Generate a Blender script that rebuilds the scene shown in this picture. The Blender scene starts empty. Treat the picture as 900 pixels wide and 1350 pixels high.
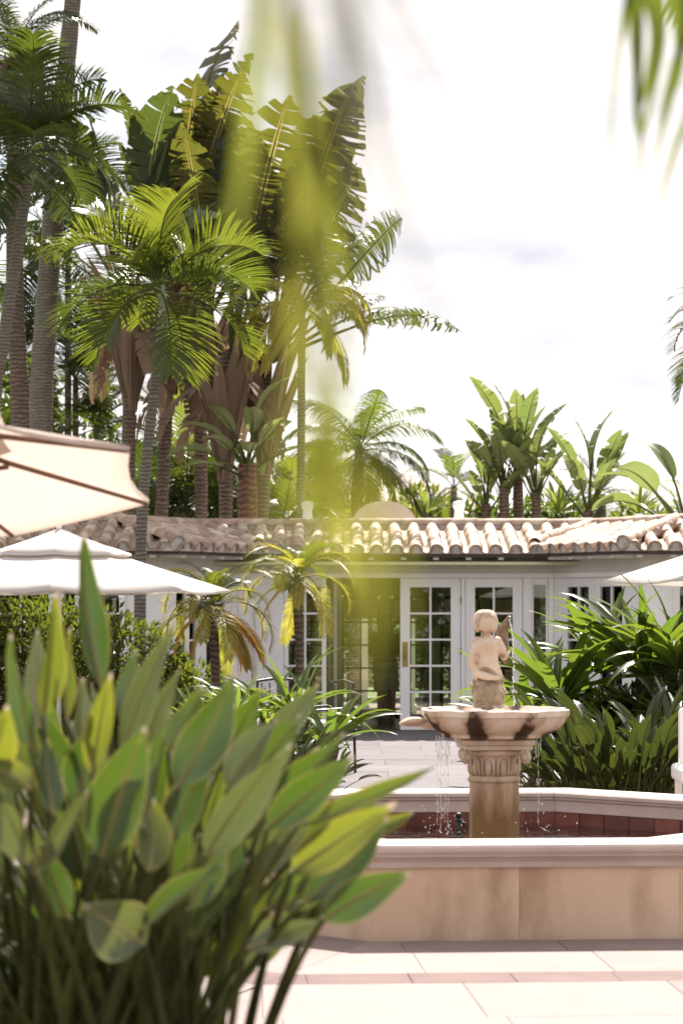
import bpy, bmesh, math, random
from mathutils import Vector, Matrix, Quaternion, noise as mnoise
R = math.radians
sc = bpy.context.scene
COL = sc.collection

# ---------------------------------------------------------------- camera
FPX, HZ, CH = 3187.5, 808.0, 1.62          # focal length and horizon in photo pixels, eye height
cam_d = bpy.data.cameras.new('camera')
cam = bpy.data.objects.new('camera', cam_d); COL.objects.link(cam)
cam.location = (0, 0, CH); cam.rotation_euler = (R(90), 0, 0)
cam_d.sensor_fit = 'VERTICAL'; cam_d.sensor_height = 36; cam_d.lens = 85
cam_d.shift_y = (HZ - 675) / 1350
cam_d.clip_start = 0.05; cam_d.clip_end = 2000
cam_d.dof.use_dof = True; cam_d.dof.focus_distance = 19; cam_d.dof.aperture_fstop = 3.5
cam_d.dof.aperture_blades = 0
sc.camera = cam

# ---------------------------------------------------------------- sky and sun
SUN_EL, SUN_AZ = R(50), R(11)              # from behind the house, a little to the right
w = bpy.data.worlds.new('World'); sc.world = w; w.use_nodes = True
nt = w.node_tree; nt.nodes.clear()
N = nt.nodes.new; L = nt.links.new
out = N('ShaderNodeOutputWorld'); bg = N('ShaderNodeBackground'); bg.inputs[1].default_value = 0.1
sky = N('ShaderNodeTexSky'); sky.sky_type = 'NISHITA'; sky.sun_disc = False
sky.sun_elevation = SUN_EL; sky.sun_rotation = SUN_AZ; sky.air_density = 1.0; sky.dust_density = 1.5
tc = N('ShaderNodeTexCoord')
mp = N('ShaderNodeMapping'); mp.inputs['Scale'].default_value = (1.0, 1.0, 2.6)
n1 = N('ShaderNodeTexNoise'); n1.inputs['Scale'].default_value = 4.2; n1.inputs['Detail'].default_value = 8; n1.inputs['Roughness'].default_value = 0.58
n1.inputs['Distortion'].default_value = 0.35
r1 = N('ShaderNodeValToRGB'); r1.color_ramp.elements[0].position = 0.31; r1.color_ramp.elements[1].position = 0.50
r1.color_ramp.elements[0].color = (0.12, 0.12, 0.12, 1)
mix = N('ShaderNodeMixRGB'); n2 = N('ShaderNodeTexNoise'); n2.inputs['Scale'].default_value = 9; n2.inputs['Detail'].default_value = 6; L(mp.outputs[0], n2.inputs['Vector'])
r2 = N('ShaderNodeMapRange'); r2.inputs[1].default_value = .34; r2.inputs[2].default_value = .56; L(n2.outputs['Fac'], r2.inputs[0])
cg = N('ShaderNodeMixRGB'); cg.inputs[1].default_value = (2.75, 2.8, 3.1, 1); cg.inputs[2].default_value = (4.6, 4.28, 4.18, 1); L(r2.outputs[0], cg.inputs[0]); L(cg.outputs[0], mix.inputs[2])
L(tc.outputs['Generated'], mp.inputs[0]); L(mp.outputs[0], n1.inputs['Vector']); L(n1.outputs['Fac'], r1.inputs[0])
L(r1.outputs[0], mix.inputs[0]); L(sky.outputs[0], mix.inputs[1]); L(mix.outputs[0], bg.inputs[0]); L(bg.outputs[0], out.inputs[0])
sun_d = bpy.data.lights.new('sun', 'SUN'); sun = bpy.data.objects.new('sun', sun_d); COL.objects.link(sun)
sun_d.energy = 4.5; sun_d.angle = R(0.53); sun_d.color = (1.0, 0.935, 0.85)
sdir = Vector((math.sin(SUN_AZ) * math.cos(SUN_EL), math.cos(SUN_AZ) * math.cos(SUN_EL), math.sin(SUN_EL)))
sun.rotation_euler = sdir.to_track_quat('Z', 'Y').to_euler(); sun.location = sdir * 40
vs = sc.view_settings
vs.view_transform = 'Standard'; vs.look = 'None'; vs.exposure = 1.58; vs.gamma = 1; vs.use_curve_mapping = False
sc.render.engine = 'CYCLES'
cy = sc.cycles
cy.use_denoising = True
try: cy.denoiser = 'OPENIMAGEDENOISE'
except Exception: pass
cy.max_bounces = 8; cy.diffuse_bounces = 4; cy.transparent_max_bounces = 16; cy.transmission_bounces = 6
cy.sample_clamp_indirect = 6

# ---------------------------------------------------------------- helpers
def P(px, py, d):
    "point seen at photo pixel (px,py) that stands d metres out"
    return Vector(((px - 450) * d / FPX, d, CH - (py - HZ) * d / FPX))
def XP(px, d): return (px - 450) * d / FPX
def ZP(py, d): return CH - (py - HZ) * d / FPX

class MB:
    def __init__(s): s.v = []; s.f = []; s.uv = []; s.mi = []
    def add(s, vs_, fs, uvs=None, mi=0):
        o = len(s.v); s.v.extend([tuple(v) for v in vs_])
        s.uv.extend(uvs if uvs else [(0.0, 0.0)] * len(vs_))
        for f in fs: s.f.append(tuple(i + o for i in f)); s.mi.append(mi)
        return s
    def box(s, c, size, rot=None, mi=0):
        x, y, z = [k / 2 for k in size]
        vs_ = [Vector((a * x, b * y, e * z)) for e in (-1, 1) for b in (-1, 1) for a in (-1, 1)]
        if rot: vs_ = [rot @ v for v in vs_]
        c = Vector(c)
        return s.add([v + c for v in vs_], [(0, 2, 3, 1), (4, 5, 7, 6), (0, 1, 5, 4), (2, 6, 7, 3), (0, 4, 6, 2), (1, 3, 7, 5)], mi=mi)
    def tube(s, pts, rad, n=8, cap=True, mi=0, up=None):
        pts = [Vector(p) for p in pts]
        if not hasattr(rad, '__len__'): rad = [rad] * len(pts)
        vs_ = []; ref = None; m = len(pts)
        for i, p in enumerate(pts):
            t = (pts[min(i + 1, m - 1)] - pts[max(i - 1, 0)])
            if t.length < 1e-9: t = Vector((0, 0, 1))
            t.normalize()
            if ref is None: ref = Vector((1, 0, 0)) if abs(t.x) < .8 else Vector((0, 1, 0))
            ref = (ref - t * ref.dot(t))
            if ref.length < 1e-6: ref = t.orthogonal()
            ref.normalize(); b = t.cross(ref)
            for k in range(n):
                a = 2 * math.pi * k / n
                vs_.append(p + (ref * math.cos(a) + b * math.sin(a)) * rad[i])
        fs = [(i * n + k, i * n + (k + 1) % n, (i + 1) * n + (k + 1) % n, (i + 1) * n + k) for i in range(m - 1) for k in range(n)]
        if cap: fs += [tuple(range(n))[::-1], tuple((m - 1) * n + k for k in range(n))]
        uvs = [(k / n, i / max(m - 1, 1)) for i in range(m) for k in range(n)]
        return s.add(vs_, fs, uvs, mi)
    def lathe(s, prof, n, c=(0, 0, 0), rot0=0, mi=0, capb=True, capt=True):
        c = Vector(c); vs_ = []
        for r, z in prof:
            for k in range(n):
                a = rot0 + 2 * math.pi * k / n
                vs_.append(c + Vector((r * math.cos(a), r * math.sin(a), z)))
        m = len(prof)
        fs = [(i * n + k, i * n + (k + 1) % n, (i + 1) * n + (k + 1) % n, (i + 1) * n + k) for i in range(m - 1) for k in range(n)]
        if capb: fs.append(tuple(range(n))[::-1])
        if capt: fs.append(tuple((m - 1) * n + k for k in range(n)))
        return s.add(vs_, fs, mi=mi)
    def ell(s, c, r, rot=None, n=12, m=8, mi=0):
        c = Vector(c); vs_ = []
        for i in range(m + 1):
            th = math.pi * i / m
            for k in range(n):
                a = 2 * math.pi * k / n
                v = Vector((r[0] * math.sin(th) * math.cos(a), r[1] * math.sin(th) * math.sin(a), r[2] * math.cos(th)))
                if rot: v = rot @ v
                vs_.append(c + v)
        fs = [(i * n + k, (i + 1) * n + k, (i + 1) * n + (k + 1) % n, i * n + (k + 1) % n) for i in range(m) for k in range(n)]
        return s.add(vs_, fs, mi=mi)
    def prism(s, poly, z0, z1, mi=0):
        n = len(poly)
        vs_ = [(x, y, z0) for x, y in poly] + [(x, y, z1) for x, y in poly]
        fs = [tuple(range(n))[::-1], tuple(range(n, 2 * n))] + [(k, (k + 1) % n, n + (k + 1) % n, n + k) for k in range(n)]
        return s.add(vs_, fs, mi=mi)
    def mesh(s, name, mats, smooth=False):
        me = bpy.data.meshes.new(name)
        me.from_pydata(s.v, [], s.f); me.update()
        for m_ in (mats if isinstance(mats, (list, tuple)) else [mats]): me.materials.append(m_)
        if any(s.mi): me.polygons.foreach_set('material_index', s.mi)
        if any(u != (0.0, 0.0) for u in s.uv):
            ul = me.uv_layers.new(name='UVMap')
            li = [0] * len(me.loops); me.loops.foreach_get('vertex_index', li)
            flat = []
            for i in li: flat.extend(s.uv[i])
            ul.data.foreach_set('uv', flat)
        if smooth: me.polygons.foreach_set('use_smooth', [True] * len(me.polygons))
        return me
    def build(s, name, mats, parent=None, smooth=False, bevel=0):
        return link(name, s.mesh(name, mats, smooth), parent, bevel=bevel)

def wm(o):
    m = o.matrix_basis.copy()
    return wm(o.parent) @ o.matrix_parent_inverse @ m if o.parent else m
def setpar(o, parent):
    o.parent = parent; o.matrix_parent_inverse = wm(parent).inverted()
def link(name, me, parent=None, M=None, bevel=0):
    o = bpy.data.objects.new(name, me); COL.objects.link(o)
    if M is not None: o.matrix_basis = M
    if parent is not None: setpar(o, parent)
    if bevel:
        b = o.modifiers.new('bevel', 'BEVEL'); b.width = bevel; b.segments = 2; b.limit_method = 'ANGLE'; b.angle_limit = R(40)
    return o
def tag(o, label=None, cat=None, group=None, kind=None):
    if label: o['label'] = label
    if cat: o['category'] = cat
    if group: o['group'] = group
    if kind: o['kind'] = kind
    return o
def thing(name, label, cat, loc, group=None):
    o = bpy.data.objects.new(name, None); COL.objects.link(o); o.location = loc; o.empty_display_size = .2
    return tag(o, label, cat, group)
def bez(p0, p1, p2, n):
    p0, p1, p2 = Vector(p0), Vector(p1), Vector(p2)
    return [p0 * (1 - t) ** 2 + p1 * 2 * t * (1 - t) + p2 * t * t for t in [i / n for i in range(n + 1)]]
def smoothpath(pts, n=6):
    pts = [Vector(p) for p in pts]; o = []
    for i in range(len(pts) - 1):
        p0 = pts[max(i - 1, 0)]; p1 = pts[i]; p2 = pts[i + 1]; p3 = pts[min(i + 2, len(pts) - 1)]
        for k in range(n):
            t = k / n
            o.append(.5 * ((2 * p1) + (p2 - p0) * t + (2 * p0 - 5 * p1 + 4 * p2 - p3) * t * t + (3 * p1 - p0 - 3 * p2 + p3) * t ** 3))
    o.append(pts[-1]); return o
def lin(pts, vals, t):
    return 0

# ---------------------------------------------------------------- materials
def newmat(name):
    m = bpy.data.materials.new(name); m.use_nodes = True
    nt = m.node_tree; nt.nodes.clear()
    return m, nt, nt.nodes.new, nt.links.new
def mat(name, c, c2=None, scale=3, rough=.6, bump=0, bscale=30, metal=0, spec=.4, objrand=0, detail=5, stretch=(1, 1, 1), ramp=(.35, .65), c3=None, s3=1.0, r3=(.55, .7)):
    m, nt, N, L = newmat(name)
    o = N('ShaderNodeOutputMaterial'); b = N('ShaderNodeBsdfPrincipled'); L(b.outputs[0], o.inputs[0])
    b.inputs['Roughness'].default_value = rough; b.inputs['Metallic'].default_value = metal
    b.inputs['Specular IOR Level'].default_value = spec
    tc = N('ShaderNodeTexCoord'); mp = N('ShaderNodeMapping'); mp.inputs['Scale'].default_value = stretch
    L(tc.outputs['Object'], mp.inputs[0])
    oi = N('ShaderNodeObjectInfo'); ad = N('ShaderNodeVectorMath'); ad.operation = 'ADD'
    ml = N('ShaderNodeMath'); ml.operation = 'MULTIPLY'; ml.inputs[1].default_value = 37
    L(oi.outputs['Random'], ml.inputs[0]); L(mp.outputs[0], ad.inputs[0]); L(ml.outputs[0], ad.inputs[1])
    col = None
    if c2:
        n = N('ShaderNodeTexNoise'); n.inputs['Scale'].default_value = scale; n.inputs['Detail'].default_value = detail
        L(ad.outputs[0], n.inputs['Vector'])
        r = N('ShaderNodeMapRange'); r.inputs[1].default_value = ramp[0]; r.inputs[2].default_value = ramp[1]
        L(n.outputs['Fac'], r.inputs[0])
        mx = N('ShaderNodeMixRGB'); mx.inputs[1].default_value = (*c, 1); mx.inputs[2].default_value = (*c2, 1)
        L(r.outputs[0], mx.inputs[0]); col = mx.outputs[0]
        if c3:
            n = N('ShaderNodeTexNoise'); n.inputs['Scale'].default_value = s3; n.inputs['Detail'].default_value = 7
            L(ad.outputs[0], n.inputs['Vector'])
            r = N('ShaderNodeMapRange'); r.inputs[1].default_value = r3[0]; r.inputs[2].default_value = r3[1]
            L(n.outputs['Fac'], r.inputs[0])
            mx = N('ShaderNodeMixRGB'); mx.inputs[2].default_value = (*c3, 1); L(col, mx.inputs[1])
            L(r.outputs[0], mx.inputs[0]); col = mx.outputs[0]
    if objrand:
        h = N('ShaderNodeHueSaturation'); h.inputs['Color'].default_value = (*c, 1)
        if col: L(col, h.inputs['Color'])
        r = N('ShaderNodeMapRange'); r.inputs[3].default_value = 1 - objrand; r.inputs[4].default_value = 1 + objrand
        L(oi.outputs['Random'], r.inputs[0]); L(r.outputs[0], h.inputs['Value']); col = h.outputs[0]
    if col: L(col, b.inputs['Base Color'])
    else: b.inputs['Base Color'].default_value = (*c, 1)
    if bump:
        n = N('ShaderNodeTexNoise'); n.inputs['Scale'].default_value = bscale; n.inputs['Detail'].default_value = 6
        L(ad.outputs[0], n.inputs['Vector'])
        bp = N('ShaderNodeBump'); bp.inputs['Strength'].default_value = bump; bp.inputs['Distance'].default_value = .02
        L(n.outputs['Fac'], bp.inputs['Height']); L(bp.outputs[0], b.inputs['Normal'])
    return m
def leafmat(name, c1, c2, trans, rib=None, edge=None, tf=.4, rough=.38, veins=True, spec=.45):
    m, nt, N, L = newmat(name)
    o = N('ShaderNodeOutputMaterial'); b = N('ShaderNodeBsdfPrincipled'); tr = N('ShaderNodeBsdfTranslucent'); mx = N('ShaderNodeMixShader')
    mx.inputs[0].default_value = tf; L(b.outputs[0], mx.inputs[1]); L(tr.outputs[0], mx.inputs[2]); L(mx.outputs[0], o.inputs[0])
    b.inputs['Roughness'].default_value = rough; b.inputs['Specular IOR Level'].default_value = spec
    oi = N('ShaderNodeObjectInfo'); tc = N('ShaderNodeTexCoord')
    n = N('ShaderNodeTexNoise'); n.inputs['Scale'].default_value = 4; n.inputs['Detail'].default_value = 4
    L(tc.outputs['Object'], n.inputs['Vector'])
    av = N('ShaderNodeMath'); av.operation = 'ADD'; L(oi.outputs['Random'], av.inputs[0]); L(n.outputs['Fac'], av.inputs[1])
    hf = N('ShaderNodeMath'); hf.operation = 'MULTIPLY_ADD'; hf.inputs[1].default_value = .9; hf.inputs[2].default_value = -.4; L(av.outputs[0], hf.inputs[0]); hf.use_clamp = True
    cm = N('ShaderNodeMixRGB'); cm.inputs[1].default_value = (*c1, 1); cm.inputs[2].default_value = (*c2, 1); L(hf.outputs[0], cm.inputs[0])
    col = cm.outputs[0]; tcol = None
    tm = N('ShaderNodeMixRGB'); tm.inputs[1].default_value = (*trans, 1); tm.inputs[2].default_value = (trans[0] * .6, trans[1] * .75, trans[2] * .8, 1); L(hf.outputs[0], tm.inputs[0]); tcol = tm.outputs[0]
    if rib or edge or veins:
        uv = N('ShaderNodeSeparateXYZ'); L(tc.outputs['UV'], uv.inputs[0])
        a = N('ShaderNodeMath'); a.operation = 'SUBTRACT'; a.inputs[1].default_value = .5; L(uv.outputs[0], a.inputs[0])
        ab = N('ShaderNodeMath'); ab.operation = 'ABSOLUTE'; L(a.outputs[0], ab.inputs[0])
        if veins:
            va = N('ShaderNodeMath'); va.operation = 'MULTIPLY_ADD'; va.inputs[1].default_value = -.35; L(ab.outputs[0], va.inputs[0]); L(uv.outputs[1], va.inputs[2])
            vm = N('ShaderNodeMath'); vm.operation = 'MULTIPLY'; vm.inputs[1].default_value = 190; L(va.outputs[0], vm.inputs[0])
            sn = N('ShaderNodeMath'); sn.operation = 'SINE'; L(vm.outputs[0], sn.inputs[0])
            bp = N('ShaderNodeBump'); bp.inputs['Strength'].default_value = .25; bp.inputs['Distance'].default_value = .004
            L(sn.outputs[0], bp.inputs['Height']); L(bp.outputs[0], b.inputs['Normal'])
            vc = N('ShaderNodeMapRange'); vc.inputs[1].default_value = -1; vc.inputs[3].default_value = .86; vc.inputs[4].default_value = 1.06; L(sn.outputs[0], vc.inputs[0])
            hs = N('ShaderNodeHueSaturation'); L(col, hs.inputs['Color']); L(vc.outputs[0], hs.inputs['Value']); col = hs.outputs[0]
        for cc, lo, hi, flip in ((rib, .022, .05, True), (edge, .455, .49, False)):
            if not cc: continue
            r = N('ShaderNodeMapRange'); r.inputs[1].default_value = lo; r.inputs[2].default_value = hi
            if flip: r.inputs[3].default_value = 1; r.inputs[4].default_value = 0
            L(ab.outputs[0], r.inputs[0])
            q = N('ShaderNodeMixRGB'); q.inputs[2].default_value = (*cc, 1); L(col, q.inputs[1]); L(r.outputs[0], q.inputs[0]); col = q.outputs[0]
            q = N('ShaderNodeMixRGB'); q.inputs[2].default_value = (cc[0], cc[1], cc[2] * .7, 1); L(tcol, q.inputs[1]); L(r.outputs[0], q.inputs[0]); tcol = q.outputs[0]
    if edge:      # pale tip with a ragged border
        tp = N('ShaderNodeMath'); tp.operation = 'MULTIPLY_ADD'; tp.inputs[1].default_value = .10; L(n.outputs['Fac'], tp.inputs[0]); L(uv.outputs[1], tp.inputs[2])
        r = N('ShaderNodeMapRange'); r.inputs[1].default_value = .985; r.inputs[2].default_value = 1.01; L(tp.outputs[0], r.inputs[0])
        for w_ in (0, 1):
            q = N('ShaderNodeMixRGB'); q.inputs[2].default_value = (.50, .40, .28, 1); L(tcol if w_ else col, q.inputs[1]); L(r.outputs[0], q.inputs[0])
            if w_: tcol = q.outputs[0]
            else: col = q.outputs[0]
    L(col, b.inputs['Base Color']); L(tcol, tr.inputs[0])
    return m
def glassmat(name, tint=(1, 1, 1), refl=1.0, bump=0, bs=8, rough=0.0):
    m, nt, N, L = newmat(name)
    o = N('ShaderNodeOutputMaterial'); t = N('ShaderNodeBsdfTransparent'); g = N('ShaderNodeBsdfGlossy'); mx = N('ShaderNodeMixShader')
    t.inputs[0].default_value = (*tint, 1); g.inputs['Roughness'].default_value = rough; g.inputs[0].default_value = (refl, refl, refl, 1)
    f = N('ShaderNodeFresnel'); f.inputs[0].default_value = 1.5 if not bump else 1.33
    if bump:
        tc = N('ShaderNodeTexCoord'); n = N('ShaderNodeTexNoise'); n.inputs['Scale'].default_value = bs; n.inputs['Detail'].default_value = 3
        L(tc.outputs['Object'], n.inputs['Vector']); bp = N('ShaderNodeBump'); bp.inputs['Strength'].default_value = bump; bp.inputs['Distance'].default_value = .05
        L(n.outputs['Fac'], bp.inputs['Height']); L(bp.outputs[0], g.inputs['Normal']); L(bp.outputs[0], f.inputs['Normal'])
    L(f.outputs[0], mx.inputs[0]); L(t.outputs[0], mx.inputs[1]); L(g.outputs[0], mx.inputs[2]); L(mx.outputs[0], o.inputs[0])
    return m
def clothmat(name, c, tf=.35):
    m, nt, N, L = newmat(name)
    o = N('ShaderNodeOutputMaterial'); d = N('ShaderNodeBsdfDiffuse'); t = N('ShaderNodeBsdfTranslucent'); mx = N('ShaderNodeMixShader'); mx.inputs[0].default_value = tf
    d.inputs[0].default_value = (*c, 1); t.inputs[0].default_value = (c[0], c[1] * .92, c[2] * .84, 1)
    tc = N('ShaderNodeTexCoord'); n = N('ShaderNodeTexNoise'); n.inputs['Scale'].default_value = 5; n.inputs['Detail'].default_value = 5
    L(tc.outputs['Object'], n.inputs['Vector']); bp = N('ShaderNodeBump'); bp.inputs['Strength'].default_value = .25; bp.inputs['Distance'].default_value = .03
    L(n.outputs['Fac'], bp.inputs['Height']); L(bp.outputs[0], d.inputs['Normal'])
    L(d.outputs[0], mx.inputs[1]); L(t.outputs[0], mx.inputs[2]); L(mx.outputs[0], o.inputs[0])
    return m
M = {}
M['pave'] = mat('pale_limestone', (.245, .187, .172), (.215, .162, .149), scale=2.5, spec=.2, rough=.75, bump=.15, bscale=25, objrand=.12, c3=(.19, .147, .13), s3=1.3, r3=(.54, .78))
M['band'] = mat('pink_stone', (.150, .092, .084), (.12, .072, .066), scale=5, spec=.2, rough=.75, bump=.2, bscale=30, objrand=.14)
M['patio'] = mat('shade_toned_patio_stone', (.155, .140, .148), (.13, .117, .124), scale=2.5, spec=.15, rough=.85, bump=.15, bscale=25, objrand=.08)  # toned darker and greyer than the pave stone; patio shade put into the colour
M['joint'] = mat('joint_sand', (.15, .118, .106), (.125, .098, .088), scale=6, rough=.9, bump=.3)
M['soil'] = mat('soil', (.075, .05, .035), (.12, .085, .06), scale=9, rough=.95, bump=.8, bscale=18)
M['coping'] = mat('cast_stone_coping', (.52, .425, .38), (.45, .36, .32), scale=4, spec=.25, rough=.65, bump=.12, bscale=40, objrand=.04)
M['poolwall'] = mat('rendered_pool_wall', (.66, .485, .35), (.58, .41, .285), scale=2.2, rough=.7, bump=.35, bscale=26, objrand=.03, stretch=(1, 1, .45), c3=(.30, .185, .105), s3=3.0, r3=(.50, .74))
M['pooltile'] = mat('red_brown_tile', (.17, .055, .038), (.11, .038, .028), scale=8, rough=.3, objrand=.25)
M['grout'] = mat('grout', (.30, .24, .20), (.2, .16, .13), scale=9, rough=.9)
M['poolfloor'] = mat('pool_floor', (.20, .13, .07), (.10, .065, .035), scale=5, rough=.8)
M['water'] = glassmat('water', tint=(.62, .52, .36), bump=.35, bs=7)
M['drop'] = mat('water_drop', (.85, .85, .85), rough=.05, spec=.8)
M['statue'] = mat('weathered_statue_stone', (.68, .55, .44), (.62, .45, .32), scale=9, rough=.7, bump=.35, bscale=45, c3=(.33, .25, .19), s3=11, r3=(.57, .7))
M['rock'] = mat('carved_rock', (.42, .31, .20), (.24, .17, .11), scale=16, rough=.8, bump=.8, bscale=50, c3=(.50, .42, .34), s3=13, r3=(.55, .65))
M['urn'] = mat('dark_wet_stone', (.12, .075, .045), (.24, .16, .095), scale=14, rough=.35, bump=.4, bscale=40)
M['white'] = mat('white_paint', (.89, .865, .855), (.85, .82, .81), scale=2, rough=.45, bump=.04, bscale=60)
M['frieze'] = mat('cream_board', (.66, .61, .56), (.61, .56, .51), scale=2, rough=.55)
M['tile'] = mat('terracotta', (.40, .28, .21), (.29, .185, .145), scale=7, rough=.75, bump=.25, bscale=40, objrand=.16, c3=(.52, .44, .345), s3=4, r3=(.45, .62))
M['mortar'] = mat('lime_mortar', (.62, .56, .52), (.48, .42, .38), scale=12, rough=.9, bump=.4)
M['darkmetal'] = mat('dark_drip_edge', (.05, .035, .028), rough=.5)
M['glass'] = glassmat('window_glass', tint=(.88, .92, .86))
M['brass'] = mat('aged_brass', (.33, .24, .09), rough=.35, metal=.9)
M['roomwall'] = mat('olive_room_wall', (.58, .56, .36), (.53, .51, .32), scale=3, rough=.8)
M['roomfloor'] = mat('dark_room_floor', (.26, .20, .14), (.19, .145, .10), scale=4, rough=.25)
M['shade'] = clothmat('linen_blind', (.78, .70, .64), .55)
M['darkframe'] = mat('dark_bronze_frame', (.05, .042, .03), rough=.5)
M['canvas'] = clothmat('white_canvas', (.62, .58, .555), .3)
M['canvas2'] = clothmat('cream_canvas', (.55, .48, .44), .47)
M['wood'] = mat('brown_wood', (.19, .095, .065), (.13, .065, .045), scale=6, rough=.55, stretch=(1, 1, 6))
M['black'] = mat('black_metal', (.02, .02, .02), rough=.45)
M['cushion'] = mat('pale_cushion', (.62, .57, .55), (.57, .52, .5), scale=14, rough=.9)
M['skin'] = mat('skin', (.34, .2, .14), rough=.5)
M['shirt'] = mat('dark_olive_shirt', (.07, .065, .035), (.05, .045, .025), scale=9, rough=.9)
M['shorts'] = mat('khaki_shorts', (.30, .27, .20), (.25, .22, .16), scale=9, rough=.9)
M['hair'] = mat('dark_hair', (.02, .014, .01), rough=.5)
M['hill'] = mat('lawn', (.09, .13, .04), (.12, .15, .05), scale=1, rough=.95)
# plants
M['fgleaf'] = leafmat('broad_leaf', (0.018, 0.045, 0.01), (0.045, 0.085, 0.016), (0.22, 0.33, 0.02), rib=(.42, .36, .13), edge=(.40, .36, .10), tf=.17, rough=.22, spec=.75)
M['fgleaf2'] = leafmat('sheen_broad_leaf', (.075, .095, .035), (.15, .165, .075), (.30, .35, .06), rib=(.40, .36, .2), edge=(.38, .36, .16), tf=.14, rough=.25, spec=.75)  # greyer copy of the broad leaf; sheen is put into its base colour
M['fgleaf3'] = leafmat('lime_broad_leaf', (0.065, 0.088, 0.011), (0.099, 0.115, 0.015), (0.259, 0.288, 0.022), rib=(.5, .40, .14), edge=(.52, .42, .08), tf=.34, rough=.25, spec=.7)
M['rib'] = leafmat('midrib', (.30, .27, .10), (.34, .26, .09), (.4, .36, .1), tf=.25, rough=.4, veins=False)
M['stalk'] = mat('green_stalk', (.030, .036, .008), (.085, .09, .022), scale=4, spec=.2, rough=.6, objrand=.25)
M['paddle'] = leafmat('paddle_leaf', (0.021, 0.031, 0.008), (0.038, 0.047, 0.011), (0.162, 0.187, 0.023), rib=(.28, .30, .12), tf=.36, rough=.33)
M['paddle_pale'] = leafmat('pale_paddle_leaf', (0.139, 0.165, 0.074), (0.186, 0.201, 0.086), (0.294, 0.345, 0.071), rib=(.34, .34, .18), tf=.34, rough=.36)
M['paddle_olive'] = leafmat('olive_paddle_leaf', (0.036, 0.034, 0.007), (0.053, 0.042, 0.008), (0.142, 0.133, 0.015), rib=(.34, .28, .1), tf=.45, rough=.4)
M['dryleaf'] = leafmat('dry_leaf', (0.140, 0.090, 0.058), (0.226, 0.152, 0.105), (0.361, 0.212, 0.095), tf=.2, rough=.8)
M['gold'] = leafmat('golden_dry_leaf', (0.46, 0.27, 0.06), (0.52, 0.33, 0.09), (0.688, 0.413, 0.062), tf=.4, rough=.7, veins=False)
M['frond'] = leafmat('palm_leaflet', (0.023, 0.036, 0.007), (0.039, 0.050, 0.008), (0.227, 0.257, 0.021), tf=.42, rough=.32, veins=False)
M['frond_dark'] = leafmat('dark_palm_leaflet', (0.016, 0.027, 0.005), (0.027, 0.037, 0.007), (0.111, 0.142, 0.014), tf=.36, rough=.36, veins=False)
M['frond_yel'] = leafmat('yellowing_leaflet', (0.194, 0.186, 0.037), (0.274, 0.217, 0.043), (0.605, 0.521, 0.062), tf=.45, rough=.45, veins=False)
M['near_thin'] = leafmat('thin_leaflet', (.12, .12, .09), (.14, .13, .1), (.2, .19, .13), tf=.3, rough=.6, veins=False)
M['near'] = leafmat('hanging_leaflet', (0.144, 0.144, 0.027), (0.162, 0.153, 0.027), (0.324, 0.315, 0.041), tf=.55, rough=.5, veins=False)
M['strap'] = leafmat('strap_leaf', (0.025, 0.047, 0.008), (0.049, 0.073, 0.012), (0.243, 0.320, 0.026), rib=(.16, .24, .07), tf=.38, rough=.3, veins=False)
M['strap_yel'] = leafmat('lime_strap_leaf', (0.112, 0.149, 0.025), (0.161, 0.186, 0.031), (0.349, 0.388, 0.046), tf=.4, rough=.4, veins=False)
M['clump'] = leafmat('dark_clump_leaf', (0.020, 0.025, 0.007), (0.033, 0.037, 0.009), (0.081, 0.096, 0.014), rib=(.16, .19, .08), tf=.3, rough=.32)
M['hedge'] = leafmat('hedge_leaf', (0.039, 0.054, 0.009), (0.072, 0.081, 0.015), (0.264, 0.294, 0.030), tf=.35, rough=.4, veins=False)
M['bush'] = leafmat('bush_leaf', (0.027, 0.045, 0.009), (0.049, 0.062, 0.012), (0.208, 0.263, 0.031), tf=.38, rough=.4, veins=False)
M['bush_yel'] = leafmat('lime_bush_leaf', (0.105, 0.130, 0.025), (0.155, 0.155, 0.037), (0.326, 0.341, 0.046), tf=.42, rough=.5, veins=False)
def trunkmat(name, c, c2, ring=28, bump=.6):
    m, nt, N, L = newmat(name)
    o = N('ShaderNodeOutputMaterial'); b = N('ShaderNodeBsdfPrincipled'); L(b.outputs[0], o.inputs[0]); b.inputs['Roughness'].default_value = .85
    tc = N('ShaderNodeTexCoord'); wv = N('ShaderNodeTexWave'); wv.wave_type = 'BANDS'; wv.bands_direction = 'Z'
    wv.inputs['Scale'].default_value = ring / 6.28; wv.inputs['Distortion'].default_value = 5; wv.inputs['Detail'].default_value = 3; wv.inputs['Detail Scale'].default_value = 2
    L(tc.outputs['Object'], wv.inputs['Vector'])
    n = N('ShaderNodeTexNoise'); n.inputs['Scale'].default_value = 7; n.inputs['Detail'].default_value = 6; L(tc.outputs['Object'], n.inputs['Vector'])
    a = N('ShaderNodeMath'); a.operation = 'MULTIPLY'; L(wv.outputs['Fac'], a.inputs[0]); L(n.outputs['Fac'], a.inputs[1])
    r = N('ShaderNodeMapRange'); r.inputs[1].default_value = .1; r.inputs[2].default_value = .55; L(a.outputs[0], r.inputs[0])
    mx = N('ShaderNodeMixRGB'); mx.inputs[1].default_value = (*c2, 1); mx.inputs[2].default_value = (*c, 1); L(r.outputs[0], mx.inputs[0]); L(mx.outputs[0], b.inputs['Base Color'])
    bp = N('ShaderNodeBump'); bp.inputs['Strength'].default_value = bump; bp.inputs['Distance'].default_value = .03; L(a.outputs[0], bp.inputs['Height']); L(bp.outputs[0], b.inputs['Normal'])
    return m
M['trunk'] = trunkmat('grey_ringed_trunk', (.22, .19, .16), (.10, .08, .064), 40)
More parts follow.
